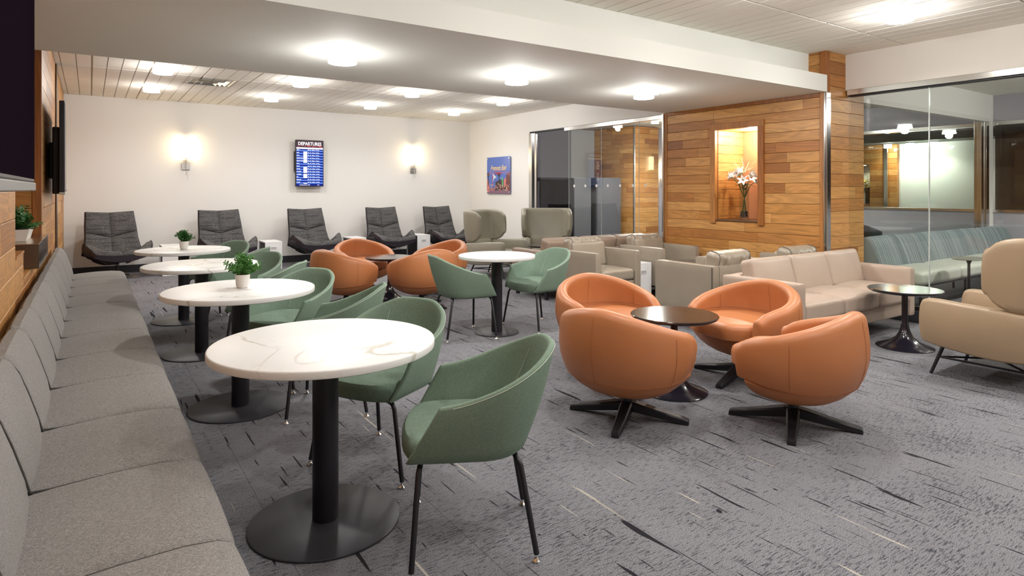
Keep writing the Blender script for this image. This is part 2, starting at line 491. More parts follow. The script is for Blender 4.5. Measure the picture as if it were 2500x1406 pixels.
# ceiling: slab and long tile strips with reveals between them
def tiles(bm, x0, x1, y0, y1, z=ROOM_H, xoff=0.02, yoff=.60):
    p = .1525; gw = .009
    i0 = math.floor((x0-xoff)/p); i1 = math.ceil((x1-xoff)/p)
    j0 = math.floor((y0-yoff)/1.22); j1 = math.ceil((y1-yoff)/1.22)
    for j in range(j0, j1):
        ya, yb_ = max(y0, yoff+j*1.22+.010), min(y1, yoff+(j+1)*1.22-.010)
        if yb_-ya < .02: continue
        for i in range(i0, i1):
            g = gw/2 if i % 4 else gw
            g2 = gw/2 if (i+1) % 4 else gw
            xa, xb = max(x0, xoff+i*p+g), min(x1, xoff+(i+1)*p-g2)
            if xb-xa < .02: continue
            box(bm, xa, xb, ya, yb_, z, z+.012)
bm = B(); tiles(bm, XW, XR, 5.90, YB); tiles(bm, XW, XR, -3.0, 3.88)
for f in bm.faces: f.material_index = 0
n0 = len(bm.faces)
box(bm, XW-.4, 17, -3.1, 16, ROOM_H+.011, ROOM_H+.09, mi=1)
struct('ceiling', bm, [m_tile, m_tilegap])
# the lowered soffit with its stepped face
bm = B()
box(bm, XW-.3, 6.57, 3.64, 5.90, SOF_Z, 2.596)
box(bm, XW-.3, 6.60, 3.85, 5.90, 2.596, ROOM_H+.01)
struct('ceiling_soffit', bm, m_soffit)

def planks(bm, axis, fixed, a0, a1, z0, z1, side, ph=.117, thick=.018, zoff=0.0, seed=1, holes=(), lens=(.55, 1.7)):
    """boards on a wall; axis 'x'/'y' is the long way, fixed the wall plane, side the way boards stand out"""
    rnd = random.Random(seed); r = 0
    z = z0-((z0-zoff) % ph)
    while z < z1:
        za, zb_ = max(z, z0)+.0015, min(z+ph, z1)-.0015
        z += ph; r += 1
        if zb_-za < .01: continue
        cuts = [a0]; p = a0-rnd.uniform(0, 1.0)
        while p < a1:
            p += rnd.uniform(*lens)
            if a0+.12 < p < a1-.12: cuts.append(p)
        cuts.append(a1)
        segs = list(zip(cuts, cuts[1:]))
        for h0, h1, hz0, hz1 in holes:
            if zb_ > hz0+.02 and za < hz1-.02:
                ns = []
                for s0, s1 in segs:
                    if s1 <= h0 or s0 >= h1: ns.append((s0, s1)); continue
                    if s0 < h0-.01: ns.append((s0, h0))
                    if s1 > h1+.01: ns.append((h1, s1))
                segs = ns
        for s0, s1 in segs:
            if s1-s0 < .01: continue
            f0, f1 = sorted((fixed, fixed+side*thick))
            if axis == 'y': box(bm, f0, f1, s0+.0004, s1-.0004, za, zb_, .0022, 1)
            else: box(bm, s0+.0004, s1-.0004, f0, f1, za, zb_, .0022, 1)

# left wall with recess: Y 4.37..6.57
RX = -.80
bm = B()
box(bm, -1.2, RX-.02, -3.1, YB+.1, 0, ROOM_H)
box(bm, RX-.02, XW-.018, -3.1, 4.37, 0, ROOM_H)
box(bm, RX-.02, XW-.018, 4.37, 4.88, 0, .97)
box(bm, RX-.02, XW-.018, 4.88, 6.57, 0, .80)
box(bm, RX-.02, XW-.018, 6.57, YB+.1, 0, ROOM_H)
struct('wall_left', bm, m_wood_y)
bm = B()
planks(bm, 'y', XW-.018, -3.0, 4.37, .0, ROOM_H, 1, ph=.15, seed=3)
planks(bm, 'y', XW-.018, 4.37, 4.88, .0, .97, 1, ph=.15, seed=4)
planks(bm, 'y', XW-.018, 4.88, 6.57, .0, .80, 1, ph=.15, seed=5)
planks(bm, 'y', XW-.018, 6.57, YB, .0, ROOM_H, 1, ph=.15, seed=6)
planks(bm, 'y', RX-.018, 4.37, 6.57, .8, ROOM_H, 1, ph=.15, seed=7)
struct('wall_left_boards', bm, m_wood_y)
bm = B(); planks(bm, 'x', 6.57, RX, XW-.06, .8, ROOM_H, -1, ph=.15, seed=8)
struct('wall_left_return', bm, m_wood_x)
bm = B(); box(bm, XW-.06, XW+.004, 6.545, 6.575, .80, SOF_Z+.4, .003); box(bm, XW-.004, XW+.004, 6.575, 6.66, .80, SOF_Z+.4, .002)
struct('trim_1', bm, m_wood_z)
bm = B(); box(bm, XW-.002, XW+.018, 9.05, 9.32, .0, ROOM_H-.02, .003); struct('trim_2', bm, simple('bronze_strip', (.16, .12, .09), .3, 1))
bm = B(); box(bm, RX, XW+.004, 4.40, 4.88, .97, .985, .002); box(bm, RX, XW+.004, 4.88, 6.545, .80, .812, .002)
struct('trim_3', bm, m_wood_y)

# baseboards
bm = B(); box(bm, XW, XR, YB-.012, YB, 0, .125, .003); struct('baseboard_back', bm, m_base)
bm = B(); box(bm, XR-.012, XR, 9.72, YB-.012, 0, .125, .003); struct('baseboard_right', bm, m_base)

# right plaster wall and header over the glass
bm = B()
box(bm, XR, XR+.12, 9.72, YB, 0, ROOM_H)
box(bm, XR, XR+.12, 5.92, 9.72, 2.47, ROOM_H)
struct('wall_right', bm, m_wall)
bm = B(); box(bm, XR-.03, XR+.12, -3.0, 3.66, 2.463, ROOM_H+.01); struct('wall_right_bulkhead', bm, m_wall_beige)

# wood block with niche : X 6.57..7.37, Y 3.65..5.92
NX0, NY0, NY1, NZ0, NZ1 = 6.57, 4.47, 5.08, .985, 2.11
bm = B()
xa = 6.59
box(bm, xa, 7.36, 3.67, NY0, 0, ROOM_H)
box(bm, xa, 7.36, NY1+.02, 5.90, 0, ROOM_H)
box(bm, xa, 7.36, NY0, NY1+.02, 0, NZ0-.02)
box(bm, xa, 7.36, NY0, NY1+.02, NZ1+.02, ROOM_H)
struct('wall_wood_core', bm, m_wood_y)
bm = B()
planks(bm, 'y', 6.59, 3.72, 5.92, 0, SOF_Z, -1, zoff=.03, seed=11, holes=((NY0, NY1, NZ0, NZ1),), lens=(.7, 1.9))
planks(bm, 'y', 6.59, 3.72, 3.86, SOF_Z, ROOM_H, -1, zoff=.03, seed=12)
struct('wall_wood_boards', bm, m_wood_y)
bm = B(); planks(bm, 'x', 3.67, 6.64, 7.37, 0, ROOM_H, -1, zoff=.03, seed=13, ph=.1365, lens=(.5, 1.2))
struct('wall_wood_end', bm, m_wood_x)
bm = B(); box(bm, 6.56, 6.64, 3.645, 3.72, SOF_Z+.0, ROOM_H, .004); box(bm, 6.563, 6.60, 3.66, 3.72, 0, SOF_Z, .003)
box(bm, 6.562, 6.60, 5.885, 5.925, 0, SOF_Z, .003)
box(bm, 6.562, 6.60, 3.72, 5.885, SOF_Z-.045, SOF_Z, .003)
struct('trim_4', bm, m_wood_z)
bm = B()
box(bm, 6.545, 6.563, 3.632, 3.665, .0, SOF_Z-.005, .004); box(bm, 6.545, 6.625, 3.628, 3.645, .0, SOF_Z-.005, .004)
struct('trim_5', bm, m_chrome)
bm = B(); box(bm, 6.54, 6.60, 5.925, 5.955, 0, SOF_Z-.005, .004); struct('trim_6', bm, m_chrome)
# niche lining
bm = B(); planks(bm, 'x', NY1+.02, 6.62, 7.14, NZ0, NZ1, -1, ph=.1135, seed=21, lens=(.3, .9)); struct('wall_niche_side', bm, wood('cedar_pale', 'x', 0, (1, 1, 1)))
bm = B(); box(bm, 7.13, 7.16, NY0, NY1, NZ0-.01, NZ1+.02); box(bm, 6.60, 7.14, NY0-.012, NY0, NZ0-.01, NZ1+.02); struct('wall_niche_back', bm, simple('rust_panel', (.40, .17, .075), .5))
bm = B(); box(bm, 6.575, 7.14, NY0, NY1+.01, NZ1, NZ1+.02); struct('ceiling_niche', bm, m_wood_x)
bm = B(); box(bm, 6.56, 7.14, NY0+.001, NY1, NZ0-.02, NZ0, .003); struct('trim_7', bm, simple('dark_sill', (.10, .05, .022), .4))
bm = B()
box(bm, 6.548, 6.60, NY0-.075, NY0+.002, NZ0-.05, NZ1+.075, .004)
box(bm, 6.548, 6.60, NY1-.002, NY1+.075, NZ0-.05, NZ1+.075, .004)
box(bm, 6.546, 6.60, NY0-.078, NY1+.078, NZ1-.0, NZ1+.078, .004)
struct('trim_8', bm, m_wood_z)
t = thing('recessed_light', 'small round recessed light in the ceiling of the flower niche', 'ceiling light', (6.83, 4.74, NZ1))
bm = B(); lathe(bm, [(0, -.001), (.062, -.001), (.062, -.007), (.048, -.008), (0, -.008)], seg=28); obj('lens', bm, emit('niche_lamp', (1, .82, .6), 14), t)
bm = B(); lathe(bm, [(.062, 0), (.075, 0), (.075, -.006), (.062, -.008)], seg=28); obj('rim', bm, m_steel, t)
l = bpy.data.lights.new('niche_bulb', 'POINT'); l.energy = 46; l.color = (1, .93, .84); l.shadow_soft_size = .03
lo = bpy.data.objects.new('lamp_glow', l); C.objects.link(lo); lo.parent = t; lo.location = (0, 0, -.045)

# ------------------------------------------------------------------ glass walls
def framebar(bm, *a): box(bm, *a, .004, 2)
w1 = bpy.data.objects.new('window_1', None); C.objects.link(w1); w1['kind'] = 'structure'
bm = B()
framebar(bm, XR-.035, XR+.05, 5.95, 8.62, 2.40, 2.462)
obj('header_rail', bm, m_chrome, w1, False)
bm = B(); framebar(bm, XR-.02, XR+.05, 9.62, 9.72, .0, 2.44); obj('jamb', bm, m_chrome, w1, False)
bm = B(); framebar(bm, XR+.0, XR+.03, 9.50, 9.56, .0, 2.42); obj('jamb', bm, m_chrome, w1, False)
bm = B(); framebar(bm, XR-.02, XR+.08, 5.92, 9.72, .0, .07); obj('bottom_rail', bm, m_base, w1, False)
bm = B(); framebar(bm, XR+.0, XR+.08, 8.55, 9.72, 2.445, 2.47); obj('top_channel', bm, m_black, w1, False)
for (ya, yb_, xx, mt) in ((8.54, 9.62, .05, m_glass_t), (7.70, 8.54, .012, m_glass), (6.85, 7.69, .012, m_glass), (5.96, 6.84, .012, m_glass)):
    bm = B(); box(bm, XR+xx, XR+xx+.01, ya, yb_, .07, 2.44); obj('pane', bm, mt, w1, False)
for ya in (8.54, 7.695, 6.845):
    bm = B(); box(bm, XR+.006, XR+.013, ya-.003, ya+.003, .07, 2.40); obj('pane_edge', bm, simple('glass_edge', (.45, .5, .5), .2), w1, False)
for ya in (8.394, 8.1, 7.819, 7.541, 7.256, 6.975, 6.706, 6.426):
    bm = B()
    bmesh.ops.create_circle(bm, cap_ends=True, radius=.024, segments=24, matrix=Matrix.Translation((XR+.008, ya, 1.425)) @ Matrix.Rotation(PI/2, 4, 'Y'))
    r = bmesh.ops.extrude_face_region(bm, geom=bm.faces[:]); bmesh.ops.translate(bm, vec=(.003, 0, 0), verts=[v for v in r['geom'] if isinstance(v, bmesh.types.BMVert)])
    obj('safety_dot', bm, m_frost, w1, False)
w2 = bpy.data.objects.new('window_2', None); C.objects.link(w2); w2['kind'] = 'structure'
bm = B(); framebar(bm, XR-.045, XR+.06, -3.0, 3.63, 2.405, 2.466); obj('header_rail', bm, m_chrome, w2, False)
bm = B(); framebar(bm, XR-.02, XR+.06, -3.0, 3.63, 2.39, 2.405); obj('header_gasket', bm, m_black, w2, False)
bm = B(); framebar(bm, XR-.015, XR+.06, -3.0, 3.63, .12, .17); obj('bottom_rail', bm, m_chrome, w2, False)
bm = B(); framebar(bm, XR-.03, XR+.07, -3.0, 3.63, .0, .12); obj('kerb', bm, m_base, w2, False)
for ya, yb_ in ((2.835, 3.63), (.9, 2.825), (-1.0, .89), (-3.0, -1.01)):
    bm = B(); box(bm, XR+.0, XR+.01, ya, yb_, .17, 2.40); obj('pane', bm, m_glass, w2, False)
for ya in (2.83, .895, -1.005):
    bm = B(); box(bm, XR-.003, XR+.012, ya-.004, ya+.004, .17, 2.39); obj('pane_edge', bm, simple('glass_edge2', (.6, .64, .62), .12, .3), w2, False)

# ------------------------------------------------------------------ rooms beyond the glass
YP = 3.90
bm = B()
box(bm, XR+.12, 12.0, YP, YP+.1, 2.43, ROOM_H)
box(bm, 11.78, 11.9, YP-.002, YP+.1, 0, ROOM_H)
struct('wall_glass_room_header', bm, m_wall)
bm = B(); tiles(bm, 7.13, 11.9, -3.0, YP, z=ROOM_H-.001); struct('ceiling_glass_room', bm, m_tile)
w3 = bpy.data.objects.new('window_3', None); C.objects.link(w3); w3['kind'] = 'structure'
bm = B(); framebar(bm, 7.38, 7.44, YP-.01, YP+.07, 0, 2.43); obj('jamb', bm, m_chrome, w3, False)
bm = B(); framebar(bm, 11.42, 11.50, YP-.01, YP+.09, 0, 2.43); framebar(bm, 11.62, 11.72, YP-.01, YP+.09, 0, 2.43); framebar(bm, 11.5, 11.62, YP+.02, YP+.05, 0, 2.43); obj('jamb', bm, m_chrome, w3, False)
bm = B(); box(bm, 7.44, 11.42, YP+.02, YP+.03, 0.02, 2.43); obj('pane', bm, m_glass, w3, False)
XF = 11.9
bm = B()
box(bm, XF, XF+.1, -3.0, 11.4, 0, 1.0)
box(bm, XF, XF+.1, -3.0, 11.4, 2.44, ROOM_H)
box(bm, XF, XF+.1, 9.4, 11.4, 1.0, 2.44)
struct('wall_far', bm, m_lav)
w4 = bpy.data.objects.new('window_4', None); C.objects.link(w4); w4['kind'] = 'structure'
bm = B(); framebar(bm, XF-.02, XF+.1, -3.0, 9.4, 2.38, 2.44); obj('header_rail', bm, m_chrome, w4, False)
bm = B(); framebar(bm, XF-.02, XF+.1, -3.0, 9.4, 1.0, 1.045); obj('sill_rail', bm, m_chrome, w4, False)
bm = B(); box(bm, XF+.03, XF+.04, -3.0, 3.88, 1.045, 2.38); obj('pane', bm, glassmat('dark_glass', (.30, .27, .25), .8), w4, False)
bm = B(); box(bm, XF+.03, XF+.04, 3.92, 9.4, 1.045, 2.38); obj('pane', bm, m_glass, w4, False)
for yy in (7.35,):
    bm = B(); box(bm, XF+.028, XF+.042, yy-.004, yy+.004, 1.045, 2.38); obj('pane_edge', bm, m_frost, w4, False)
# hall beyond the far window
bm = B(); box(bm, 15.3, 15.4, -3.0, 6.8, 0, ROOM_H+.2); box(bm, 15.3, 15.4, 6.8, 16, 2.42, ROOM_H+.2); struct('wall_hall', bm, simple('hall_wall', (.62, .64, .59), .8))
bm = B(); box(bm, 14.5, 15.3, -3.0, 16, 2.40, 2.55); struct('ceiling_hall_beam', bm, simple('hall_beam', (.10, .12, .11), .7))
bm = B(); planks(bm, 'y', 15.22, 6.8, 9.6, 0, 2.40, -1, seed=31, ph=.13, holes=((7.40, 7.92, 1.0, 1.95),)); struct('wall_hall_wood', bm, m_wood_y)
bm = B(); box(bm, 15.22, 15.36, 6.8, 7.40, 0, 2.40); box(bm, 15.22, 15.36, 7.92, 9.6, 0, 2.40); box(bm, 15.22, 15.36, 7.40, 7.92, 1.95, 2.40); box(bm, 15.22, 15.75, 7.40, 7.92, .9, 1.0)
struct('wall_hall_wood_core', bm, m_wood_z)
bm = B(); box(bm, 15.75, 15.77, 7.35, 7.97, .9, 2.0); struct('wall_hall_niche', bm, m_wall)
bm = B(); framebar(bm, 15.12, 15.17, 6.97, 7.05, 0, 2.40); struct('trim_9', bm, m_chrome)
# corridor behind the back-right glass
bm = B()
box(bm, 7.12, 10.6, 11.9, 12.0, 0, ROOM_H)
struct('wall_corridor_back', bm, m_grey_wall)
bm = B(); box(bm, 11.4, 11.9, 10.70, 10.8, 0, ROOM_H); struct('wall_corridor_end', bm, m_lav)
bm = B(); planks(bm, 'y', 10.62, 10.52, 11.9, 0, ROOM_H, -1, seed=41, ph=.117, lens=(.3, .8)); struct('wall_corridor_wood', bm, m_wood_y)
bm = B(); planks(bm, 'x', 10.52, 10.62, 11.42, 0, ROOM_H, -1, seed=42, ph=.117, lens=(.3, .8)); struct('wall_corridor_wood_end', bm, m_wood_x)
bm = B(); box(bm, 10.62, 11.40, 10.52, 11.9, 0, ROOM_H); struct('wall_corridor_core', bm, m_wood_z)
bm = B(); box(bm, 10.585, 10.62, 10.485, 10.52, 0, ROOM_H, .004); struct('trim_10', bm, m_chrome)
# lockers
def locker(name, x0, x1, y0, y1, h, mt, label, split=None, opening=False):
    t = thing(name, label, 'cabinet', ((x0+x1)/2, (y0+y1)/2, 0))
    cx, cy = (x0+x1)/2, (y0+y1)/2
    bm = B()
    if opening:
        box(bm, x0-cx, x0-cx+.05, y0-cy, y1-cy, 0, h, .004); box(bm, x1-cx-.05, x1-cx, y0-cy, y1-cy, 0, h, .004)
        box(bm, x0-cx, x1-cx, y0-cy, y1-cy, h-.05, h, .004); box(bm, x0-cx, x1-cx, y1-cy-.03, y1-cy, 0, h, .004)
        box(bm, x0-cx, x1-cx, y0-cy, y1-cy, 0, .9, .004)
        obj('body', bm, mt, t, False)
        bm = B(); box(bm, x0-cx+.12, x0-cx+.26, y0-cy+.05, y1-cy-.05, .9, h-.07, .004); obj('divider', bm, m_grey_panel, t, False)
    else:
        box(bm, x0-cx, x1-cx, y0-cy, y1-cy, 0, h, .006); obj('body', bm, mt, t, False)
        bm = B(); box(bm, x0-cx+.01, x1-cx-.01, y0-cy-.02, y0-cy, .06, h-.01, .004); obj('door', bm, mt, t, False)
locker('storage_cabinet', 7.9, 9.02, 10.9, 11.5, 1.63, m_cab, 'open black cabinet behind the left end of the glass wall', opening=True)
locker('storage_locker', 9.06, 9.58, 10.88, 11.5, 1.63, m_grey_panel, 'tall dark grey locker beside the open black cabinet')
locker('storage_locker', 9.68, 10.45, 10.80, 11.5, 1.64, m_grey_panel, 'wide dark grey locker beside the cedar corner behind the glass')

def roomlight(x, y, z, p, col=(1, .97, .92)):
    l = bpy.data.lights.new('l', 'SPOT'); l.energy = p; l.color = col; l.spot_size = math.radians(150); l.spot_blend = .6; l.shadow_soft_size = .1
    return l
def beyond_light(x, y, z, p, label, cat='ceiling light', col=(1, .97, .92)):
    t = thing('ceiling_light', label, cat, (x, y, z), 0, 'lights beyond the glass')
    bm = B(); lathe(bm, [(0, 0), (.08, 0), (.08, -.02), (0, -.02)], seg=20); obj('rim', bm, m_black, t)
    bm = B(); lathe(bm, [(0, -.02), (.078, -.02), (.078, -.10), (0, -.10)], seg=20); obj('diffuser', bm, m_diff, t)
    q = bpy.data.lights.new('side_glow', 'POINT'); q.energy = p*.22; q.color = col; q.shadow_soft_size = .02
    qo = bpy.data.objects.new('side_glow', q); C.objects.link(qo); qo.parent = t; qo.location = (0, 0, -.13)
    l = roomlight(x, y, z, p, col); lo = bpy.data.objects.new('lamp_glow', l); C.objects.link(lo); lo.parent = t; lo.location = (0, 0, -.12)
beyond_light(8.6, 9.7, ROOM_H, 75, 'round light over the corridor in front of the dark lockers')
beyond_light(9.9, 9.2, ROOM_H, 480, 'round light over the corridor in front of the cedar corner')
beyond_light(8.6, 1.6, ROOM_H, 200, 'round light in the glass room over the striped bench')
beyond_light(10.6, 1.6, ROOM_H, 200, 'round light in the glass room beside the far wall')
beyond_light(9.6, 6.5, ROOM_H, 170, 'round light over the passage behind the glass room')
beyond_light(14.9, 6.86, 2.40, 70, 'left one of three small lights in the hall far beyond the glass')
beyond_light(14.9, 6.40, 2.40, 70, 'middle one of three small lights in the hall far beyond the glass')
beyond_light(14.9, 5.94, 2.40, 70, 'right one of three small lights in the hall far beyond the glass')

# ------------------------------------------------------------------ left wall things
def spiky_plant(t, z0, r, h, n, seed, leafm, spread=1.0, sx=1.0, sy=1.0, droop=0, ls=.016):
    rnd = random.Random(seed)
    st = B(); lf = B()
    for k in range(n):
        a = rnd.uniform(0, 2*PI); tilt = rnd.uniform(.1, 1.25)*spread
        L_ = rnd.uniform(.6, 1.0)
        ex, ey, ez = math.cos(a)*math.sin(tilt)*r*L_*sx, math.sin(a)*math.sin(tilt)*r*L_*sy, (math.cos(tilt)*h*L_-droop*math.sin(tilt)*h)
        bx, by = math.cos(a)*r*.10*sx*rnd.random(), math.sin(a)*r*.10*sy*rnd.random()
        if sx > 1.5 or sy > 1.5: bx, by = rnd.uniform(-.7, .7)*r*sx*.5, rnd.uniform(-.7, .7)*r*sy*.5; ex += bx; ey += by
        pts = []
        for i in range(8):
            f = i/7
            pts.append(Vector((bx+(ex-bx)*f, by+(ey-by)*f, z0+ez*(f**.8)+.01)))
        tube(st, pts, .0016, 4)
        for i in range(1, 8):
            p = pts[i]; d = (pts[i]-pts[i-1]).normalized()
            for q in range(2 if i > 1 else 1):
                side = Vector((rnd.uniform(-1, 1), rnd.uniform(-1, 1), rnd.uniform(-.4, 1))).cross(d)
                if side.length < .1: continue
                side.normalize(); nn = d.cross(side)
                for sg in (1, -1):
                    u = (side*sg+d*.45).normalized(); wv = u.cross(nn).normalized()
                    s_ = ls*rnd.uniform(.7, 1.25)*(1-.35*i/7)
                    n3 = nn*s_*.18
                    vs = [lf.verts.new(p+x) for x in (Vector((0, 0, 0)), u*s_*.45+wv*s_*.42, u*s_*1.0+n3+wv*s_*.2, u*s_*1.15+n3, u*s_*1.0+n3-wv*s_*.2, u*s_*.45-wv*s_*.42)]
                    lf.faces.new(vs)
    obj('stems', st, m_stem, t)
    fo = obj('foliage', lf, leafm, t)
    return fo
# near television
t = thing('television', 'large black television in silver bottom bezel, nearest, high on the cedar wall', 'television', (XW+.142, 2.66, 1.36))
bm = B(); box(bm, -.035, .0, -.70, .70, .03, .86, .006); obj('housing', bm, m_black, t, False)
bm = B(); box(bm, -.0005, .002, -.685, .685, .045, .845); obj('screen', bm, simple('dark_screen', (.010, .006, .010), .5, spec=.0), t, False)
bm = B(); box(bm, -.036, .006, -.70, .70, -.005, .03, .004); obj('silver_bezel', bm, simple('grey_bezel', (.24, .24, .235), .5, .6), t, False)
bm = B(); box(bm, -.14, -.035, -.25, .25, .25, .6, .01); obj('wall_bracket', bm, m_black, t, False)
t = thing('television', 'second black television seen edge-on, farther along the cedar wall', 'television', (XW+.127, 7.70, 1.32), math.radians(1))
bm = B(); box(bm, -.03, .012, -.82, .82, .02, .84, .006); obj('housing', bm, m_black, t, False)
bm = B(); box(bm, .0115, .014, -.80, .80, .04, .82); obj('screen', bm, simple('grey_screen', (.07, .08, .09), .1), t, False)
bm = B(); box(bm, -.03, .016, -.82, .82, -.005, .02, .004); obj('silver_bezel', bm, m_steel, t, False)
bm = B(); box(bm, -.085, -.03, -.6, .4, .0, .62, .012); obj('rear_housing', bm, m_black, t, False)
bm = B(); box(bm, -.12, -.085, -.2, .25, .15, .5, .006); obj('wall_bracket', bm, m_black, t, False)
bm = B()
for q in range(3): tube(bm, [(-.05, -.5+.05*q, .08), (-.08, -.52+.05*q, .16), (-.07, -.45, .28), (-.09, -.3, .3)], .005, 6)
obj('cables', bm, m_black, t)
# metal ledge box in the recess and its planter
t = thing('metal_ledge', 'dark bronze metal shelf box in the wall recess above the banquette', 'shelf', (-.42, 5.98, .813))
bm = B(); box(bm, -.30, .125, -.57, .565, .0, .165, .003); obj('body', bm, simple('bronze_panel', (.20, .16, .125), .32, 1), t, False)
bm = B(); box(bm, -.30, .127, -.573, .565, .165, .172, .001); obj('top', bm, simple('bronze_top', (.45, .36, .26), .22, 1), t, False)
bm = B(); box(bm, .125, .1275, -.572, .565, .001, .165); obj('polished_side', bm, simple('dark_mirror', (.22, .20, .20), .08, 1), t, False)
t = thing('trough_planter', 'white trough planter of green sprigs on the metal shelf box', 'plant', (-.475, 5.94, .986))
bm = B(); loft(bm, [[(-.09, -.22, 0), (.09, -.22, 0), (.09, .22, 0), (-.09, .22, 0)], [(-.11, -.25, .085), (.11, -.25, .085), (.11, .25, .085), (-.11, .25, .085)]])
obj('trough', bm, m_pot, t, False)
bm = B(); box(bm, -.10, .10, -.24, .24, .075, .088); obj('soil', bm, m_soil, t, False)
spiky_plant(t, .08, .17, .17, 120, 5, m_leafd, 1.0, 1.0, 1.9, .25, ls=.022)

# ------------------------------------------------------------------ banquette
bq = thing('banquette', 'long grey woven banquette in channelled sections along the cedar wall', 'banquette', (0, 0, 0))
PITCH = .592; YE = 8.26
k = 0; y1 = YE
while y1 > -.6:
    y0 = y1-PITCH if k else YE-.56
    g = .0025
    bm = B()
    # seat section: lofted along Y from an X-Z profile
    prof = [(-.16, .30), (.27, .30), (.305, .315), (.325, .36), (.327, .405), (.315, .435), (.285, .452), (.20, .462), (.05, .462), (-.10, .452), (-.16, .445)]
    cx_, cz_ = .09, .40
    ys = [(0, .80), (.010, .88), (.03, .945), (.07, .98), (.16, 1), (.5, 1.03), (.84, 1), (.93, .98), (.97, .945), (.99, .88), (1, .80)]
    loft(bm, [[(cx_+(x-cx_)*(1-(1-s)*.35) , y0+g+(y1-y0-2*g)*f, cz_+(z-cz_)*s if z > cz_ else z) for x, z in prof] for f, s in ys])
    obj('seat_cushion', bm, m_bench, bq)
    bm = B()
    prof = [(-.145, .44), (-.155, .50), (-.185, .60), (-.212, .68), (-.235, .725), (-.262, .748), (-.295, .745), (-.315, .72), (-.32, .66), (-.32, .44)]
    cx_, cz_ = -.29, .5
    loft(bm, [[(cx_+(x-cx_)*(s if x > cx_ else 1), y0+g+(y1-y0-2*g)*f, cz_+(z-cz_)*(1-(1-s)*.5) if z > cz_ else z) for x, z in prof] for f, s in [(0, .74), (.010, .84), (.03, .92), (.07, .97), (.16, 1), (.5, 1.04), (.84, 1), (.93, .97), (.97, .92), (.99, .84), (1, .74)]])
    obj('back_cushion', bm, m_bench, bq)
    if k:
        bm = B(); yy = y1
        tube(bm, [(.318, yy, .33), (.322, yy, .38), (.310, yy, .418), (.28, yy, .438), (.20, yy, .448), (.05, yy, .448), (-.10, yy, .441), (-.15, yy, .445), (-.165, yy, .50), (-.195, yy, .60), (-.222, yy, .675), (-.245, yy, .712), (-.272, yy, .728), (-.30, yy, .722)], .0045, 5)
        obj('seam', bm, m_seam, bq, label='dark corded seam')
    y1 = y0; k += 1
bm = B(); box(bm, -.32, .24, y1, YE-.02, .0, .30, .004); obj('plinth', bm, m_base, bq, False)

# ------------------------------------------------------------------ round quartz tables
def round_table(label, x, y, d, bd):
    t = thing('round_table', label, 'table', (x, y, 0), 0, 'round quartz tables')
    bm = B(); R_ = d/2
    lathe(bm, [(0, .708), (R_-.006, .708), (R_-.001, .711), (R_, .716), (R_, .734), (R_-.002, .738), (R_-.006, .740), (0, .740)], seg=96); obj('tabletop', bm, m_tabletop, t)
    bm = B(); lathe(bm, [(0, .690), (.24, .690), (.24, .708), (0, .708)], seg=48); obj('mounting_plate', bm, m_black, t)
    bm = B(); lathe(bm, [(0, .012), (.052, .012), (.052, .69), (0, .69)], seg=32); obj('column', bm, m_black, t)
    bm = B(); lathe(bm, [(0, 0), (bd/2, 0), (bd/2, .007), (bd/2-.004, .010), (.06, .013), (0, .013)], seg=72); obj('base', bm, m_plate, t)
    return t
T = {1: (.802, 2.549), 2: (.782, 4.19), 3: (.772, 5.75), 4: (.81, 7.29), 5: (3.213, 4.994)}
round_table('round white veined quartz table nearest the camera beside the banquette', *T[1], .89, .60)
round_table('second round white quartz table, bearing the nearer potted plant', *T[2], .89, .60)
round_table('third round white quartz table with nothing on it, along the banquette', *T[3], .89, .60)
round_table('farthest round white quartz table along the banquette, holding a small plant', *T[4], .89, .60)
round_table('round white quartz table standing between two green chairs in mid room', *T[5], .73, .42)

def potted(label, x, y, z, seed, r, h, n, lm):
    t = thing('potted_plant', label, 'plant', (x, y, z), 0, 'potted plants on the tables')
    bm = B(); seg = 48; loops = []
    for r_, zz in [(.0, .0), (.028, 0), (.034, .004), (.038, .02), (.042, .05), (.0435, .075), (.0435, .084), (.040, .084), (.038, .076), (.0, .074)]:
        loops.append([((r_+.0012*math.sin(8*2*PI*i/seg+zz*120)*(.004 < zz < .08 and r_ > .03))*math.cos(2*PI*i/seg), (r_+.0012*math.sin(8*2*PI*i/seg+zz*120)*(.004 < zz < .08 and r_ > .03))*math.sin(2*PI*i/seg), zz) for i in range(seg)])
    loft(bm, loops); obj('pot', bm, m_pot, t)
    bm = B(); lathe(bm, [(0, .070), (.039, .070), (.039, .078), (0, .079)], seg=24); obj('soil', bm, m_soil, t)
    spiky_plant(t, .076, r, h, n, seed, lm, 1.05, ls=.019)
potted('green sprig plant in white textured pot on the second table', .80, 4.22, .740, 3, .135, .135, 46, m_leaf)
potted('dark green plant in white textured pot on the farthest table', .81, 7.27, .740, 8, .10, .12, 50, m_leafd)

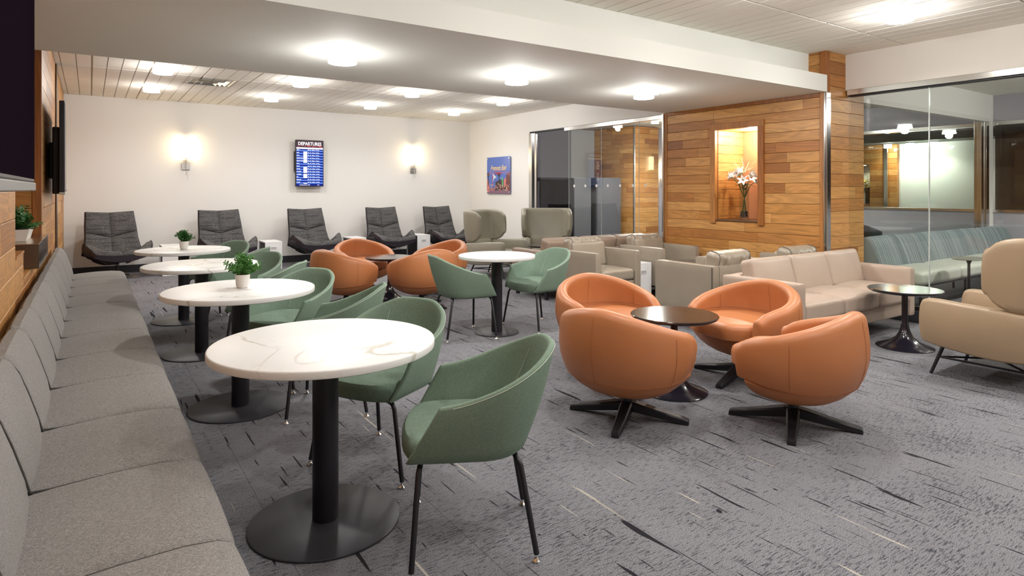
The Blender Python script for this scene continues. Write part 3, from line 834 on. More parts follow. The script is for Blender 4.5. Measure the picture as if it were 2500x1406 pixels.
# ------------------------------------------------------------------ green tub chairs
def make_green(label):
    t = thing('tub_chair', label, 'chair', (0, 0, 0), 0, 'green tub chairs at the round tables')
    PT = plan(.285, .115, -.325, -.05, 36, 2.1)
    PB = plan(.235, .235, -.205, -.02, 36, 2.3)
    n = len(PT)
    def zt(s):
        a = abs(s)
        return .600+.165*(1-sstep((a-.10)/.86))*.55+.165*.45*max(0, min(1, (1-a)/.8))
    bm = B(); wallshell(bm, PB, PT, lambda s: .385, zt, .026, .012, 8); obj('shell', bm, m_green, t)
    bm = B(); loops = []
    base = [(x*.985, y*.985) for x, y in plan(.225, .20, -.195, -.02, 32, 2.3)]
    front = [(.225*math.cos(a)*1.0, .20+.075*math.sin(a)) for a in [PI*k/10 for k in range(1, 10)]][::-1]
    full = base+front
    for sc_, z in ((.90, .372), (.97, .378), (1.0, .392), (1.0, .43), (.985, .452), (.95, .464), (.85, .470), (.5, .468), (.1, .466)):
        loops.append([(x*sc_, .02+(y-.02)*sc_, z-(.012*max(0, (y-.15)/.12) if z > .44 else 0)) for x, y in full])
    loft(bm, loops); obj('seat', bm, m_green, t)
    # stitched seams: rim inside edge and middle of the back
    bm = B()
    N_ = normals2(PT)
    tube(bm, [(PT[i][0]-N_[i][0]*.001, PT[i][1]-N_[i][1]*.001, zt(2*i/(n-1)-1)-.010) for i in range(1, n-1)], .0016, 4)
    i = n//2+0
    j = int(n*.36)
    (xb, yb), (xt, yt) = PB[j], PT[j]; nx, ny = N_[j]
    tube(bm, [(xb+(xt-xb)*f-nx*(.026+.0-.012*math.sin(PI*f)), yb+(yt-yb)*f-ny*(.026-.012*math.sin(PI*f)), .48+(zt(2*j/(n-1)-1)-.50)*f*1.0) for f in [q/8*.98+.02 for q in range(9)]], .0012, 4)
    obj('stitching', bm, m_stitch, t, label='pale stitched seam')
    for sx in (-1, 1):
        for (px_, py_, fx, fy) in ((.185, .195, .275, .225), (.15, -.15, .205, -.225)):
            top = Vector((sx*px_, py_, .372)); f = Vector((sx*fx, fy, .028))
            k = Vector((sx*(px_+.03), py_+(fy-py_)*.25, .345))
            bm = B(); tube(bm, [Vector((sx*(px_-.05), py_, .374)), Vector((sx*(px_-.01), py_, .373)), Vector((sx*(px_+.015), py_+(fy-py_)*.1, .364)), k, f], .0105, 10)
            leg = obj('leg', bm, m_black, t)
            bm = B(); lathe(bm, [(0, 0), (.014, 0), (.0155, .005), (.010, .012), (.006, .018), (.006, .030), (0, .030)], c=(sx*fx, fy), seg=16)
            obj('glide', bm, m_glide, leg)
    return t
gc = make_green('sage green tub chair nearest the camera, right of the nearest quartz table')
gc.location = (1.25, 2.12, 0); gc.rotation_euler = (0, 0, face(152))
for lab, x, y, a in (
    ('green tub chair behind the nearest quartz table, partly covered by its top', 1.235, 2.98, 210),
    ('green tub chair at the near side of the second quartz table with potted plant', 1.27, 3.86, 152),
    ('green tub chair at the far side of the second quartz table', 1.18, 4.60, 210),
    ('green tub chair seen edge-on at the near side of the third quartz table', 1.22, 5.45, 146),
    ('green tub chair tucked at the far side of the third quartz table', 1.19, 6.13, 213),
    ('green tub chair barely showing at the near side of the farthest banquette table', 1.26, 6.93, 146),
    ('dark green tub chair at the far side of the farthest banquette table', 1.20, 7.66, 213),
    ('green tub chair left of the mid-room quartz table, its back to the banquette', 2.88, 5.07, -8),
    ('green tub chair right of the mid-room quartz table, seat open to the left', 3.70, 4.99, 184)):
    dup(gc, lab, (x, y, 0), face(a))

# ------------------------------------------------------------------ tan leather swivel tubs
def make_orange(label):
    t = thing('swivel_tub_chair', label, 'chair', (0, 0, 0), 0, 'tan leather swivel tub chairs')
    prof = [(.262, .330), (.31, .356), (.37, .376), (.44, .386), (.52, .384), (.60, .374), (.66, .363), (.70, .354)]
    def rr(z):
        for (z0, r0), (z1, r1) in zip(prof, prof[1:]):
            if z <= z1: return (r0+(r1-r0)*max(0, (z-z0))/(z1-z0))/.386
        return prof[-1][1]/.386
    n = 48; PL_ = plan(.405, .165, -.385, -.02, n, 2.15); NL_ = normals2(PL_)
    def zt(s):
        e = max(0, (abs(s)-.80)/.20)
        return .692-.165*(.55*abs(s)**1.5+.45*sstep(abs(s)*1.0))-.032*(1-math.sqrt(max(0, 1-e*e)))
    def zlow(s): return .268+.035*abs(s)**2
    def at(i, z, off=0):
        k_ = rr(z); (x, y), (nx, ny) = PL_[i], NL_[i]
        return Vector((x*k_*(1-.10*max(0, y)/.17)+nx*off, y*(k_ if y < 0 else 1)+ny*off-.0*z, z))
    def sect(i):
        s_ = 2*i/n-1; z0, z1 = zlow(s_), zt(s_); T_ = .085; h2 = T_/2; K = 9; zz1 = z1-h2
        out = [at(i, z0+(zz1-z0)*k_/K) for k_ in range(K+1)]
        rim = [at(i, zz1+h2*math.sin(math.radians(a)), -h2+h2*math.cos(math.radians(a))) for a in (25, 50, 75, 105, 130, 155)]
        inn = [at(i, zz1+(z0+.03-zz1)*k_/K, -T_) for k_ in range(K+1)]
        return out+rim+inn
    secs = [sect(i) for i in range(n+1)]
    def caps(sec, oth):
        res = []; Ls = len(sec); d = (sec[3]-oth[3]); d.z = 0; d.normalize()
        for ang in (28, 52, 72, 84):
            A_ = math.radians(ang); lp = []
            for a in range(Ls):
                q = sec[Ls-1-a]; m = (sec[a]+q)/2
                q2 = m+(sec[a]-m)*math.cos(A_)**.6+d*(.030*math.sin(A_)); q2.z = .30+(q2.z-.30)*(1-.16*(1-math.cos(A_))); lp.append(q2)
            res.append(lp)
        return res
    a_ = caps(secs[0], secs[1]); b_ = caps(secs[-1], secs[-2])
    bm = B(); loft(bm, a_[::-1]+secs+b_); obj('shell', bm, m_orange, t)
    # bowl under the seat: outline of the shell closed by a shallow front curve
    fr_ = [(PL_[-1][0]*math.cos(a)*.80, .13+.07*math.sin(a)) for a in [PI*k/12 for k in range(1, 12)]]
    oc_ = [(x*.9*(1 if y < 0 else 1), y) for x, y in PL_]
    oline = [(x*.845/.9, y*.842 if y < 0 else y*.80) for x, y in oc_]+[(x, y) for x, y in fr_]
    bm = B(); loops = []
    for k_, z in [(.02, .150), (.32, .152), (.52, .163), (.70, .184), (.85, .214), (.955, .246), (1.0, .272), (.985, .305), (.90, .325), (.02, .326)]:
        loops.append([(x*k_, y*k_, z+(.035*max(0, (y+.05)/.33)**1.5*k_ if z < .3 else 0)) for x, y in oline])
    loft(bm, loops); obj('lower_shell', bm, m_orange, t)
    bm = B()
    tube(bm, [at(i, zlow(2*i/n-1)+.004, .0005) for i in range(1, n)], .0022, 5)
    for i in (9, n//2, n-9):
        s_ = 2*i/n-1
        tube(bm, [at(i, .28+(zt(s_)-.05-.28)*q/12, .0006) for q in range(13)], .0016, 5)
        tube(bm, [at(i, .45+(zt(s_)-.05-.45)*q/8, -.0855) for q in range(9)], .0016, 5)
    tube(bm, [at(i, .452, -.0856) for i in range(2, n-1)], .0016, 5)
    obj('stitching', bm, m_orange_s, t, label='raised leather seam')
    bm = B(); loops = []
    ol = []
    for i in range(64):
        a = 2*PI*i/64; x, y = math.copysign(abs(math.sin(a))**.8*.300, math.sin(a)), -.295*math.cos(a)
        if y > .0: y = min(y*1.15, .31)
        ol.append((x*(1.0), y))
    for sc_, z in ((.94, .325), (.99, .335), (1, .36), (1, .40), (.98, .422), (.93, .435), (.8, .441), (.4, .444), (.05, .445)):
        loops.append([(x*sc_, y*sc_, z) for x, y in ol])
    loft(bm, loops); obj('seat', bm, m_orange, t)
    bm = B(); lathe(bm, [(0, .045), (.036, .045), (.038, .06), (.030, .10), (.030, .150), (0, .150)], seg=24); obj('swivel_post', bm, m_black, t)
    for k_ in range(4):
        a = PI/2*k_+.35; bm = B(); d = Vector((math.cos(a), math.sin(a), 0)); pz = Vector((-math.sin(a), math.cos(a), 0)); L_ = []
        for r, w_, zb_, zt_ in ((.0, .036, .045, .098), (.05, .036, .042, .096), (.20, .030, .020, .062), (.335, .023, .004, .036), (.352, .021, .0, .030), (.356, .018, .001, .018)):
            c = d*r
            L_.append([c+pz*w_+Vector((0, 0, zb_)), c+pz*w_+Vector((0, 0, zt_-.008)), c+pz*w_*.75+Vector((0, 0, zt_)), c-pz*w_*.75+Vector((0, 0, zt_)), c-pz*w_+Vector((0, 0, zt_-.008)), c-pz*w_+Vector((0, 0, zb_))])
        loft(bm, L_); obj('leg', bm, m_black, t, False)
    return t
oc = make_orange('tan leather swivel tub chair, front left of the nearer dark round table')
oc.location = (2.67, 2.70, 0); oc.rotation_euler = (0, 0, face(14))
for lab, x, y, a in (
    ('tan leather swivel tub chair, front right of the nearer dark round table', 3.39, 2.08, 100),
    ('tan leather swivel tub chair, rear left of the nearer dark round table', 3.27, 3.50, 262),
    ('tan leather swivel tub chair, rear right of the nearer table, facing the camera', 3.90, 2.80, 172),
    ('orange tan tub chair front left of the farther dark table, behind green chairs', 2.46, 7.06, 18),
    ('orange tan tub chair front right of the farther dark table, beside green chair back', 3.20, 6.60, 95),
    ('orange tan tub chair rear left of the farther dark table, opening toward camera', 3.04, 7.98, 275),
    ('orange tan tub chair rear right of the farther dark table', 3.80, 7.36, 187)):
    dup(oc, lab, (x, y, 0), face(a))

# ------------------------------------------------------------------ dark round pedestal tables
def pedestal(label, x, y, h, r, topm, br=.22, dark=True):
    t = thing('pedestal_table', label, 'table', (x, y, 0), 0, 'dark round pedestal tables')
    bm = B(); lathe(bm, [(0, h-.028), (r-.03, h-.028), (r-.004, h-.016), (r, h-.010), (r, h-.004), (r-.004, h), (0, h)], seg=64); obj('tabletop', bm, topm, t)
    bm = B(); lathe(bm, [(0, .02), (.030, .02), (.030, .13), (.024, .15), (.024, h-.03), (0, h-.03)], seg=24); obj('column', bm, m_gloss, t)
    bm = B(); lathe(bm, [(0, 0), (br, 0), (br, .008), (br-.01, .014), (br*.75, .028), (br*.5, .052), (br*.30, .092), (br*.2, .135), (br*.155, .17), (br*.14, .20), (0, .20)], seg=56); obj('base', bm, m_gloss, t)
pedestal('dark brown round pedestal table among the four nearer tan chairs', 3.262, 2.86, .522, .29, m_ttop)
pedestal('dark round pedestal table among the four farther tan chairs', 3.10, 7.30, .522, .30, m_ttop)
pedestal('glossy black round pedestal table in front of the beige sofa', 5.83, 2.545, .505, .285, m_gloss)
pedestal('dark round pedestal table amid the taupe leather armchairs by the wood wall', 5.95, 4.90, .50, .29, m_ttop)
pedestal('small dark round table between the two winged taupe chairs', 5.83, 7.70, .50, .25, m_ttop)

# ------------------------------------------------------------------ charcoal lounge chairs
def make_lounge(label):
    t = thing('lounge_chair', label, 'lounge chair', (0, 0, 0), 0, 'charcoal lounge chairs along the back wall')
    # centre-line profile y,z from seat front to back top, with half-widths
    key = [(0.0, .345, .375, .365), (.10, .28, .392, .39), (.22, .16, .355, .425), (.34, .02, .315, .435), (.43, -.09, .305, .42), (.50, -.165, .345, .405), (.60, -.225, .48, .375), (.70, -.262, .61, .355), (.84, -.315, .80, .345), (1.0, -.375, 1.00, .325)]
    def prof(v):
        for a, b in zip(key, key[1:]):
            if v <= b[0]:
                f = (v-a[0])/(b[0]-a[0]); return [a[k_]+(b[k_]-a[k_])*f for k_ in (1, 2, 3)]
        return list(key[-1][1:])
    def surf(u, v):
        y, z, hw = prof(v)
        wing = math.exp(-((v-.30)/.17)**2)          # arm flare
        uu = abs(u)
        y2 = y; x = u*hw
        rise = wing*.20*max(0, (uu-.34)/.66)**1.35
        x += math.copysign(wing*.03*max(0, uu-.4), u)
        bc = sstep((v-.45)/.2)
        y2 += bc*.055*uu**2
        z += .02*(1-bc)*uu**2
        z += rise
        if v > .9: z += .018*uu*(v-.9)/.1
        return Vector((x, y2, z))
    def nrm(u, v):
        e = .01
        du = surf(min(1, u+e), v)-surf(max(-1, u-e), v); dv = surf(u, min(1, v+e))-surf(u, max(0, v-e))
        n_ = du.cross(dv).normalized()
        return n_
    def panel(u0, u1, v0f, v1f, nu=10, nv=12, th=.05):
        bm = B(); G = [];
        for i in range(nu+1):
            row = []
            for j in range(nv+1):
                fu, fv = i/nu, j/nv
                u = u0+(u1-u0)*fu; v0, v1 = v0f(u), v1f(u); v = v0+(v1-v0)*fv
                p = surf(u, v); n_ = nrm(u, v)
                if n_.z+ -n_.y*0 < 0 and n_.y < 0: n_ = -n_
                e = min(fu, 1-fu)*nu/1.6; e2 = min(fv, 1-fv)*nv/1.6
                pf = min(1, e)**.5*min(1, e2)**.5
                row.append((p, n_, pf))
            G.append(row)
        top = [[bm.verts.new(p+n_*(.008+th*pf*.7)) for p, n_, pf in r] for r in G]
        bot = [[bm.verts.new(p-n_*.004) for p, n_, pf in r] for r in G]
        for i in range(nu):
            for j in range(nv):
                bm.faces.new((top[i][j], top[i+1][j], top[i+1][j+1], top[i][j+1]))
                bm.faces.new((bot[i][j+1], bot[i+1][j+1], bot[i+1][j], bot[i][j]))
        ring = [(i, 0) for i in range(nu)]+[(nu, j) for j in range(nv)]+[(i, nv) for i in range(nu, 0, -1)]+[(0, j) for j in range(nv, 0, -1)]
        for a, b in zip(ring, ring[1:]+ring[:1]):
            try: bm.faces.new((top[a[0]][a[1]], bot[a[0]][a[1]], bot[b[0]][b[1]], top[b[0]][b[1]]))
            except ValueError: pass
        return bm
    lip = lambda u: .135+.26*abs(u)**3.5
    vm = lambda u: .705+.068*abs(u)        # V-shaped waist seam
    one = lambda u: 1.0-.006*(1-abs(u))
    for s0, s1 in ((-1, -.004), (.004, 1)):
        obj('upper_back_cushion', panel(s0, s1, vm, one), m_grey, t)
        obj('lower_back_cushion', panel(s0, s1, lambda u: lip(u)+.006, lambda u: vm(u)-.006, nv=18), m_grey, t)
        obj('seat_cushion', panel(s0, s1, lambda u: 0.0, lip, nv=8, th=.06), m_grey, t)
    # outer shell
    bm = B(); nu, nv = 24, 30; G = []
    for i in range(nu+1):
        row = []
        for j in range(nv+1):
            u, v = i/nu*2-1, j/nv
            p = surf(u*1.015, v); n_ = nrm(u, v)
            if n_.y < 0 and n_.z < 0: n_ = -n_
            depth = .03+.125*math.exp(-((v-.24)/.22)**2)*(1-abs(u)**2.2)
            q = p-Vector((0, 0, 1))*depth*(1 if v < .55 else .0)-n_*.028
            if v < .55: q.z = max(.185, q.z)
            row.append((p-n_*.006, q))
        G.append(row)
    top = [[bm.verts.new(a) for a, b in r] for r in G]; bot = [[bm.verts.new(b) for a, b in r] for r in G]
    for i in range(nu):
        for j in range(nv):
            bm.faces.new((top[i][j], top[i+1][j], top[i+1][j+1], top[i][j+1])); bm.faces.new((bot[i][j+1], bot[i+1][j+1], bot[i+1][j], bot[i][j]))
    ring = [(i, 0) for i in range(nu)]+[(nu, j) for j in range(nv)]+[(i, nv) for i in range(nu, 0, -1)]+[(0, j) for j in range(nv, 0, -1)]
    for a, b in zip(ring, ring[1:]+ring[:1]): bm.faces.new((top[a[0]][a[1]], bot[a[0]][a[1]], bot[b[0]][b[1]], top[b[0]][b[1]]))
    obj('shell', bm, m_shell, t)
    bm = B(); box(bm, -.04, .05, .265, .30, .235, .262, .003); obj('maker_tag', bm, m_steel, t, False)
    bm = B(); lathe(bm, [(0, .03), (.026, .03), (.026, .20), (0, .20)], c=(0, .02), seg=18); obj('swivel_post', bm, m_black, t)
    for k_ in range(4):
        a = PI/4+PI/2*k_; d = Vector((math.cos(a), math.sin(a), 0)); c0 = Vector((0, .02, 0))
        bm = B(); tube(bm, [c0+Vector((0, 0, .06)), c0+d*.15+Vector((0, 0, .04)), c0+d*.32+Vector((0, 0, .014))], .014, 8, .010); obj('leg', bm, m_chrome if k_ % 2 else m_black, t)
    return t
lc = make_lounge('charcoal lounge chair nearest the banquette end, below the left sconce')
lc.location = (.34, 11.35, 0); lc.rotation_euler = (0, 0, face(-76))
for lab, x, a in (('charcoal lounge chair behind the farthest quartz table, second from the banquette', 1.90, -78),
                  ('charcoal lounge chair below the departures screen', 3.36, -78),
                  ('charcoal lounge chair behind the orange tan chairs, fourth from the banquette', 4.83, -80),
                  ('charcoal lounge chair in the right corner of the back wall', 6.06, -80)):
    dup(lc, lab, (x, 11.35, 0), face(a))

# ------------------------------------------------------------------ white power tables
def make_powerbox(label):
    t = thing('side_table', label, 'side table', (0, 0, 0), 0, 'white side tables with sockets')
    bm = B()
    box(bm, -.14, .14, -.25, .25, .445, .467, .003); box(bm, -.14, .14, -.25, .25, .0, .02, .003)
    box(bm, -.14, .14, -.25, -.232, .02, .445, .002); box(bm, -.14, .14, .232, .25, .02, .445, .002); box(bm, .122, .14, -.232, .232, .02, .445, .002)
    obj('body', bm, m_white, t, False)
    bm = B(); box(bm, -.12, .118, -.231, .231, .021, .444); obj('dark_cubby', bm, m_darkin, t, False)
    bm = B(); box(bm, -.052, .052, -.2545, -.25, .335, .385, .002)
    so = obj('socket_plate', bm, m_white, t, False)
    bm = B()
    box(bm, -.044, .044, -.2555, -.2544, .342, .378, .0)
    obj('socket_face', bm, simple('socket_grey', (.55, .55, .55), .5), so, False)
    bm = B(); box(bm, -.034, -.024, -.2562, -.2554, .355, .365)
    for cx in (-.002, .026):
        box(bm, cx-.006, cx-.003, -.2562, -.2554, .358, .370); box(bm, cx+.003, cx+.006, -.2562, -.2554, .358, .370); box(bm, cx-.002, cx+.002, -.2562, -.2554, .348, .353)
    obj('socket_slots', bm, m_black, so, False)
    return t
pb = make_powerbox('white side table with sockets right of the first charcoal chair, behind the tables')
pb.location = (1.08, 11.40, 0)
for lab, x, y in (('white side table with sockets left of the chair under the departures screen', 2.61, 11.38),
                  ('white side table with sockets right of the chair under the departures screen', 4.13, 11.40),
                  ('white side table with sockets right of the fourth charcoal chair', 5.46, 11.40),
                  ('white side table with dark open side in the right back corner', 6.80, 11.42),
                  ('white side table with sockets between the two wrinkled taupe leather armchairs', 5.575, 5.62)):
    dup(pb, lab, (x, y, 0))

# ------------------------------------------------------------------ taupe leather box armchairs
def make_boxchair(label):
    t = thing('box_armchair', label, 'armchair', (0, 0, 0), 0, 'taupe leather box armchairs')
    W, D, H = .36, .365, .64
    for sx in (-1, 1):
        x0, x1 = sorted((sx*W, sx*(W-.095)))
        bm = B(); cushion(bm, x0, x1, -D, D, .17, H, .018, .004, 10, .002, 0, 3+sx)
        a = obj('arm', bm, m_taupe, t)
        bm = B()
        for yy in (D-.0,):
            tube(bm, [(x0+.012, yy-.018, .19), (x0+.012, yy-.018, H+.001), (x1-.012, yy-.018, H+.001), (x1-.012, yy-.018, .19)], .0035, 5)
        obj('piping', bm, m_pipe, a)
        bm = B(); tube(bm, [(sx*(W+.001), -D+.016, .19), (sx*(W+.001), -D+.016, H-.01)], .0035, 5); obj('piping', bm, m_pipe, a)
    bm = B(); cushion(bm, -W+.097, W-.097, -D, -D+.11, .17, H-.005, .016, .003, 10, .001, 1, 4); obj('back', bm, m_taupe, t)
    bm = B(); cushion(bm, -W+.097, W-.097, -D+.11, D-.015, .17, .30, .02, .004, 10, .002, 2, 9); obj('seat_base', bm, m_taupe, t)
    bm = B(); cushion(bm, -W+.10, W-.10, -D+.13, D-.005, .30, .43, .035, .022, 16, .004, 2, 12); obj('seat_cushion', bm, m_taupe, t)
    # slanted lower back pad and puffy head pillow
    bm = B(); cushion(bm, -W+.10, W-.10, -.055, .055, -.13, .17, .03, .012, 14, .004, 1, 14)
    bmesh.ops.rotate(bm, verts=bm.verts[:], cent=(0, 0, 0), matrix=Matrix.Rotation(.16, 3, 'X')); bmesh.ops.translate(bm, verts=bm.verts[:], vec=(0, -D+.18, .55)); obj('back_cushion', bm, m_taupe, t)
    bm = B(); cushion(bm, -W+.085, W-.085, -.075, .075, -.09, .09, .05, .020, 40, .017, 1, 21)
    bmesh.ops.rotate(bm, verts=bm.verts[:], cent=(0, 0, 0), matrix=Matrix.Rotation(.22, 3, 'X')); bmesh.ops.translate(bm, verts=bm.verts[:], vec=(0, -D+.105, .675))
    p = obj('head_pillow', bm, m_taupe, t)
    for sx in (-1, 1):
        bm = B()
        tube(bm, [(sx*(W-.125), -.076+.05*(1-math.cos(q*.3927)) if True else 0, .042+.05*math.sin(q*.3927)) for q in range(5)][::-1]+[(sx*(W-.125), -.078, 0), (sx*(W-.125), -.076, -.04)]+[], .0035, 5)
        tube(bm, [(sx*(W-.125), -.026, .0915), (sx*(W-.125), .03, .0915), (sx*(W-.125), .062, .078), (sx*(W-.125), .076, .045), (sx*(W-.125), .078, 0)], .0035, 5)
        bmesh.ops.rotate(bm, verts=bm.verts[:], cent=(0, 0, 0), matrix=Matrix.Rotation(.22, 3, 'X')); bmesh.ops.translate(bm, verts=bm.verts[:], vec=(0, -D+.105, .675))
        obj('piping', bm, m_pipe, p)
    for sx in (-1, 1):
        for sy in (-1, 1):
            bm = B(); box(bm, sx*(W-.06)-.02, sx*(W-.06)+.02, sy*(D-.06)-.02, sy*(D-.06)+.02, 0, .172, .003); obj('leg', bm, m_black, t, False)
    return t
bc = make_boxchair('taupe leather box armchair with wrinkled pillow, beside the white socket table, facing camera')
bc.location = (5.06, 5.62, 0); bc.rotation_euler = (0, 0, face(-90))
for lab, x, y, a in (('taupe leather box armchair with wrinkled pillow, against the wood wall, facing the camera side', 6.115, 5.62, -90),
                     ('taupe leather box armchair seen from behind, at the left end of the beige sofa', 5.18, 4.12, 90),
                     ('taupe leather box armchair behind the beige sofa, only its pillow showing by the wood wall', 6.14, 3.99, 90)):
    dup(bc, lab, (x, y, 0), face(a))

# ------------------------------------------------------------------ sofas
def make_sofa(label, mt, name='sofa'):
    t = thing(name, label, 'sofa', (0, 0, 0), 0)
    W, D, H = 1.0, .37, .60
    for sx in (-1, 1):
        x0, x1 = sorted((sx*W, sx*(W-.10))); bm = B(); cushion(bm, x0, x1, -D, D, .13, H, .02, .002, 12); obj('arm', bm, mt, t)
    bm = B(); cushion(bm, -W+.10, W-.10, -D, -D+.10, .13, H, .02, .002, 12, 0, 1); obj('back', bm, mt, t)
    bm = B(); cushion(bm, -W+.10, W-.10, -D+.10, D-.03, .14, .27, .015, .002, 12); obj('seat_base', bm, mt, t)
    for k_ in range(3):
        x0 = -W+.104+k_*.5995; x1 = x0+.593
        bm = B(); cushion(bm, x0, x1, -D+.12, D+.005, .27, .43, .035, .02, 16, .002, 2, 30+k_); obj('seat_cushion', bm, mt, t)
        bm = B(); cushion(bm, x0-.002, x1, -.075, .075, -.18, .18, .04, .018, 16, .002, 1, 40+k_)
        bmesh.ops.rotate(bm, verts=bm.verts[:], cent=(0, 0, 0), matrix=Matrix.Rotation(.26, 3, 'X')); bmesh.ops.translate(bm, verts=bm.verts[:], vec=(0, -D+.21, .565)); obj('back_cushion', bm, mt, t)
    for sx in (-1, 1):
        for sy in (-1, 1):
            bm = B(); box(bm, sx*(W-.06)-.02, sx*(W-.06)+.02, sy*(D-.06)-.02, sy*(D-.06)+.02, 0, .132, .003); obj('leg', bm, m_black, t, False)
    return t
s1 = make_sofa('blush beige leather three-seat sofa in front of the cedar wall', m_sofa); s1.location = (5.70, 3.20, 0); s1.rotation_euler = (0, 0, face(-90))
s2 = make_sofa('brown leather sofa seen from behind, behind the wrinkled taupe armchairs', m_sofa2); s2.location = (5.60, 6.42, 0); s2.rotation_euler = (0, 0, face(90))

# ------------------------------------------------------------------ winged chairs
def make_wing(label, mt):
    t = thing('winged_armchair', label, 'armchair', (0, 0, 0), 0)
    W, F, R_ = .43, .37, -.36
    def bulb(s): return s
    for sx in (-1, 1):
        bm = B(); x0, x1 = sorted((sx*W, sx*(W-.12)))
        loops = []
        # side outline of the arm (y,z), lofted across x
        out = [(F-.02, .26), (F, .32), (F+.005, .44), (F-.01, .535), (F-.06, .565), (.1, .555), (-.2, .54), (R_+.06, .52), (R_, .46), (R_+.01, .30), (R_+.08, .215), (-.05, .20), (.2, .225), (F-.08, .24)]
        cy = sum(p[0] for p in out)/len(out); cz = sum(p[1] for p in out)/len(out)
        sm = []
        for i in range(len(out)):          # smooth the outline
            a, b = out[i], out[(i+1) % len(out)]
            z_, y_ = out[i-1], out[(i+2) % len(out)]
            for f in (0, .25, .5, .75):
                q = []
                for c_ in (0, 1):
                    q.append(.5*((2*a[c_])+(-z_[c_]+b[c_])*f+(2*z_[c_]-5*a[c_]+4*b[c_]-y_[c_])*f*f+(-z_[c_]+3*a[c_]-3*b[c_]+y_[c_])*f**3))
                sm.append(q)
        for f, sc_ in ((0, .86), (.06, .94), (.2, .99), (.5, 1.0), (.8, .99), (.94, .94), (1, .86)):
            k2 = 1-(1-sc_)*.42
            loops.append([(x0+(x1-x0)*f, cy+(y-cy)*k2, cz+(z-cz)*(1-(1-sc_)*.75)) for y, z in sm])
        loft(bm, loops); obj('arm', bm, mt, t)
    bm = B(); cushion(bm, -W+.122, W-.122, R_+.02, R_+.14, .22, .56, .04, .01, 12, 0, 1); obj('lower_back', bm, mt, t)
    bm = B(); cushion(bm, -W+.122, W-.122, R_+.10, F-.005, .20, .40, .06, .02, 14); obj('seat_cushion', bm, mt, t)
    # wrap-around headrest
    PT = plan(.43, -.055, -.425, -.22, 40, 2.9); PB = plan(.42, -.045, -.37, -.19, 40, 2.9); n = len(PT)
    def rnd_(a): return max(0, (a-.72)/.28)*.955
    def zt(s): a = rnd_(abs(s)); return 1.04-.11*(1-math.sqrt(max(0, 1-a*a)))
    def zb(s): a = rnd_(abs(s)); return .52+.02*abs(s)+.15*(1-math.sqrt(max(0, 1-a*a*.97)))
    bm = B(); wallshell(bm, PB, PT, zb, zt, .075, .012, 12, capz=.30); obj('wing_headrest', bm, mt, t)
    fr = []
    for sx in (-1, 1):
        for (tx, ty, fx, fy) in ((.27, .26, .31, .335), (.27, -.20, .31, -.30)):
            bm = B(); tube(bm, [(sx*tx, ty, .235), (sx*fx, fy, 0)], .014, 8, .011); obj('leg', bm, m_black, t)
        bm = B(); tube(bm, [(sx*.29, .295, .13), (-sx*.29, -.25, .13)], .0075, 6); obj('cross_stretcher', bm, m_black, t)
        bm = B(); tube(bm, [(sx*.288, .295, .13), (sx*.288, -.25, .13)], .0075, 6); obj('side_stretcher', bm, m_black, t)
    return t
wa = make_wing('large tan winged armchair cut off by the right edge, beside the black pedestal table', m_tan_w)
wa.location = (5.47, 1.74, 0); wa.rotation_euler = (0, 0, face(90))
wb = make_wing('olive taupe winged armchair in the corner beside the framed poster, side wing showing', m_taupe_w)
wb.location = (5.33, 8.34, 0); wb.rotation_euler = (0, 0, face(-62))
dup(wb, 'olive taupe winged armchair with wide headrest, against the left end of the glass wall', (6.44, 8.42, 0), face(238))
wd = dup(wa, 'tan winged armchair inside the glass room, one arm showing past the large tan chair', (7.62, 1.98, 0), face(90))
wa['group'] = 'tan winged armchairs'; wd['group'] = 'tan winged armchairs'
for o in C.objects:
    if o.name.startswith('winged_armchair') and 'group' not in o: o['group'] = 'olive taupe winged armchairs'

# ------------------------------------------------------------------ glass room furniture
m_stripe = weave('striped_cloth', (.115, .155, .175), (.26, .31, .325), 60, 60, bump=.1)
N, L = m_stripe.node_tree.nodes, m_stripe.node_tree.links
tc = N.new('ShaderNodeTexCoord').outputs['Object']
st_ = noise(N, L, mapn(N, L, tc, (55, .3, .6)), 1.0, 3, .15)
cc = mixc(N, L, ramp(N, L, st_, [(.35, 0.0), (.48, .45), (.52, .5), (.66, 1.0)]), (.085, .115, .13), (.27, .305, .315))
L.new(cc, N['Principled BSDF'].inputs['Base Color'])
bn = thing('bench_sofa', 'long bench with striped blue-grey back and pale seat inside the glass room', 'bench', (0, 0, 0))
m_pale = simple('pale_leather', (.50, .52, .46), .45, bump=(300, .1, .001))
for k_ in range(4):
    x0 = 7.52+k_*1.04; x1 = x0+1.035
    bm = B(); cushion(bm, x0, x1, 3.10, 3.78, .30, .455, .05, .012, 14); obj('seat_cushion', bm, m_pale, bn)
    bm = B()
    prof = [(3.52, .44), (3.55, .54), (3.60, .68), (3.645, .775), (3.69, .81), (3.74, .80), (3.77, .75), (3.78, .60), (3.78, .44)]
    loft(bm, [[(x0+(x1-x0)*f, 3.78+(y-3.78)*s, .5+(z-.5)*(1-(1-s)*.5) if z > .5 else z) for y, z in prof] for f, s in [(0, .84), (.008, .92), (.02, .97), (.06, 1), (.5, 1.03), (.94, 1), (.98, .97), (.992, .92), (1, .84)]])
    obj('back_cushion', bm, m_stripe, bn)
bm = B(); box(bm, 7.54, 11.64, 3.16, 3.74, .27, .302, .004); obj('frame', bm, m_black, bn, False)
for xx in (7.7, 8.9, 9.9, 10.9, 11.5):
    for yy in (3.20, 3.70):
        bm = B(); tube(bm, [(xx, yy, 0), (xx, yy, .275)], .014, 8); obj('leg', bm, m_black, bn)
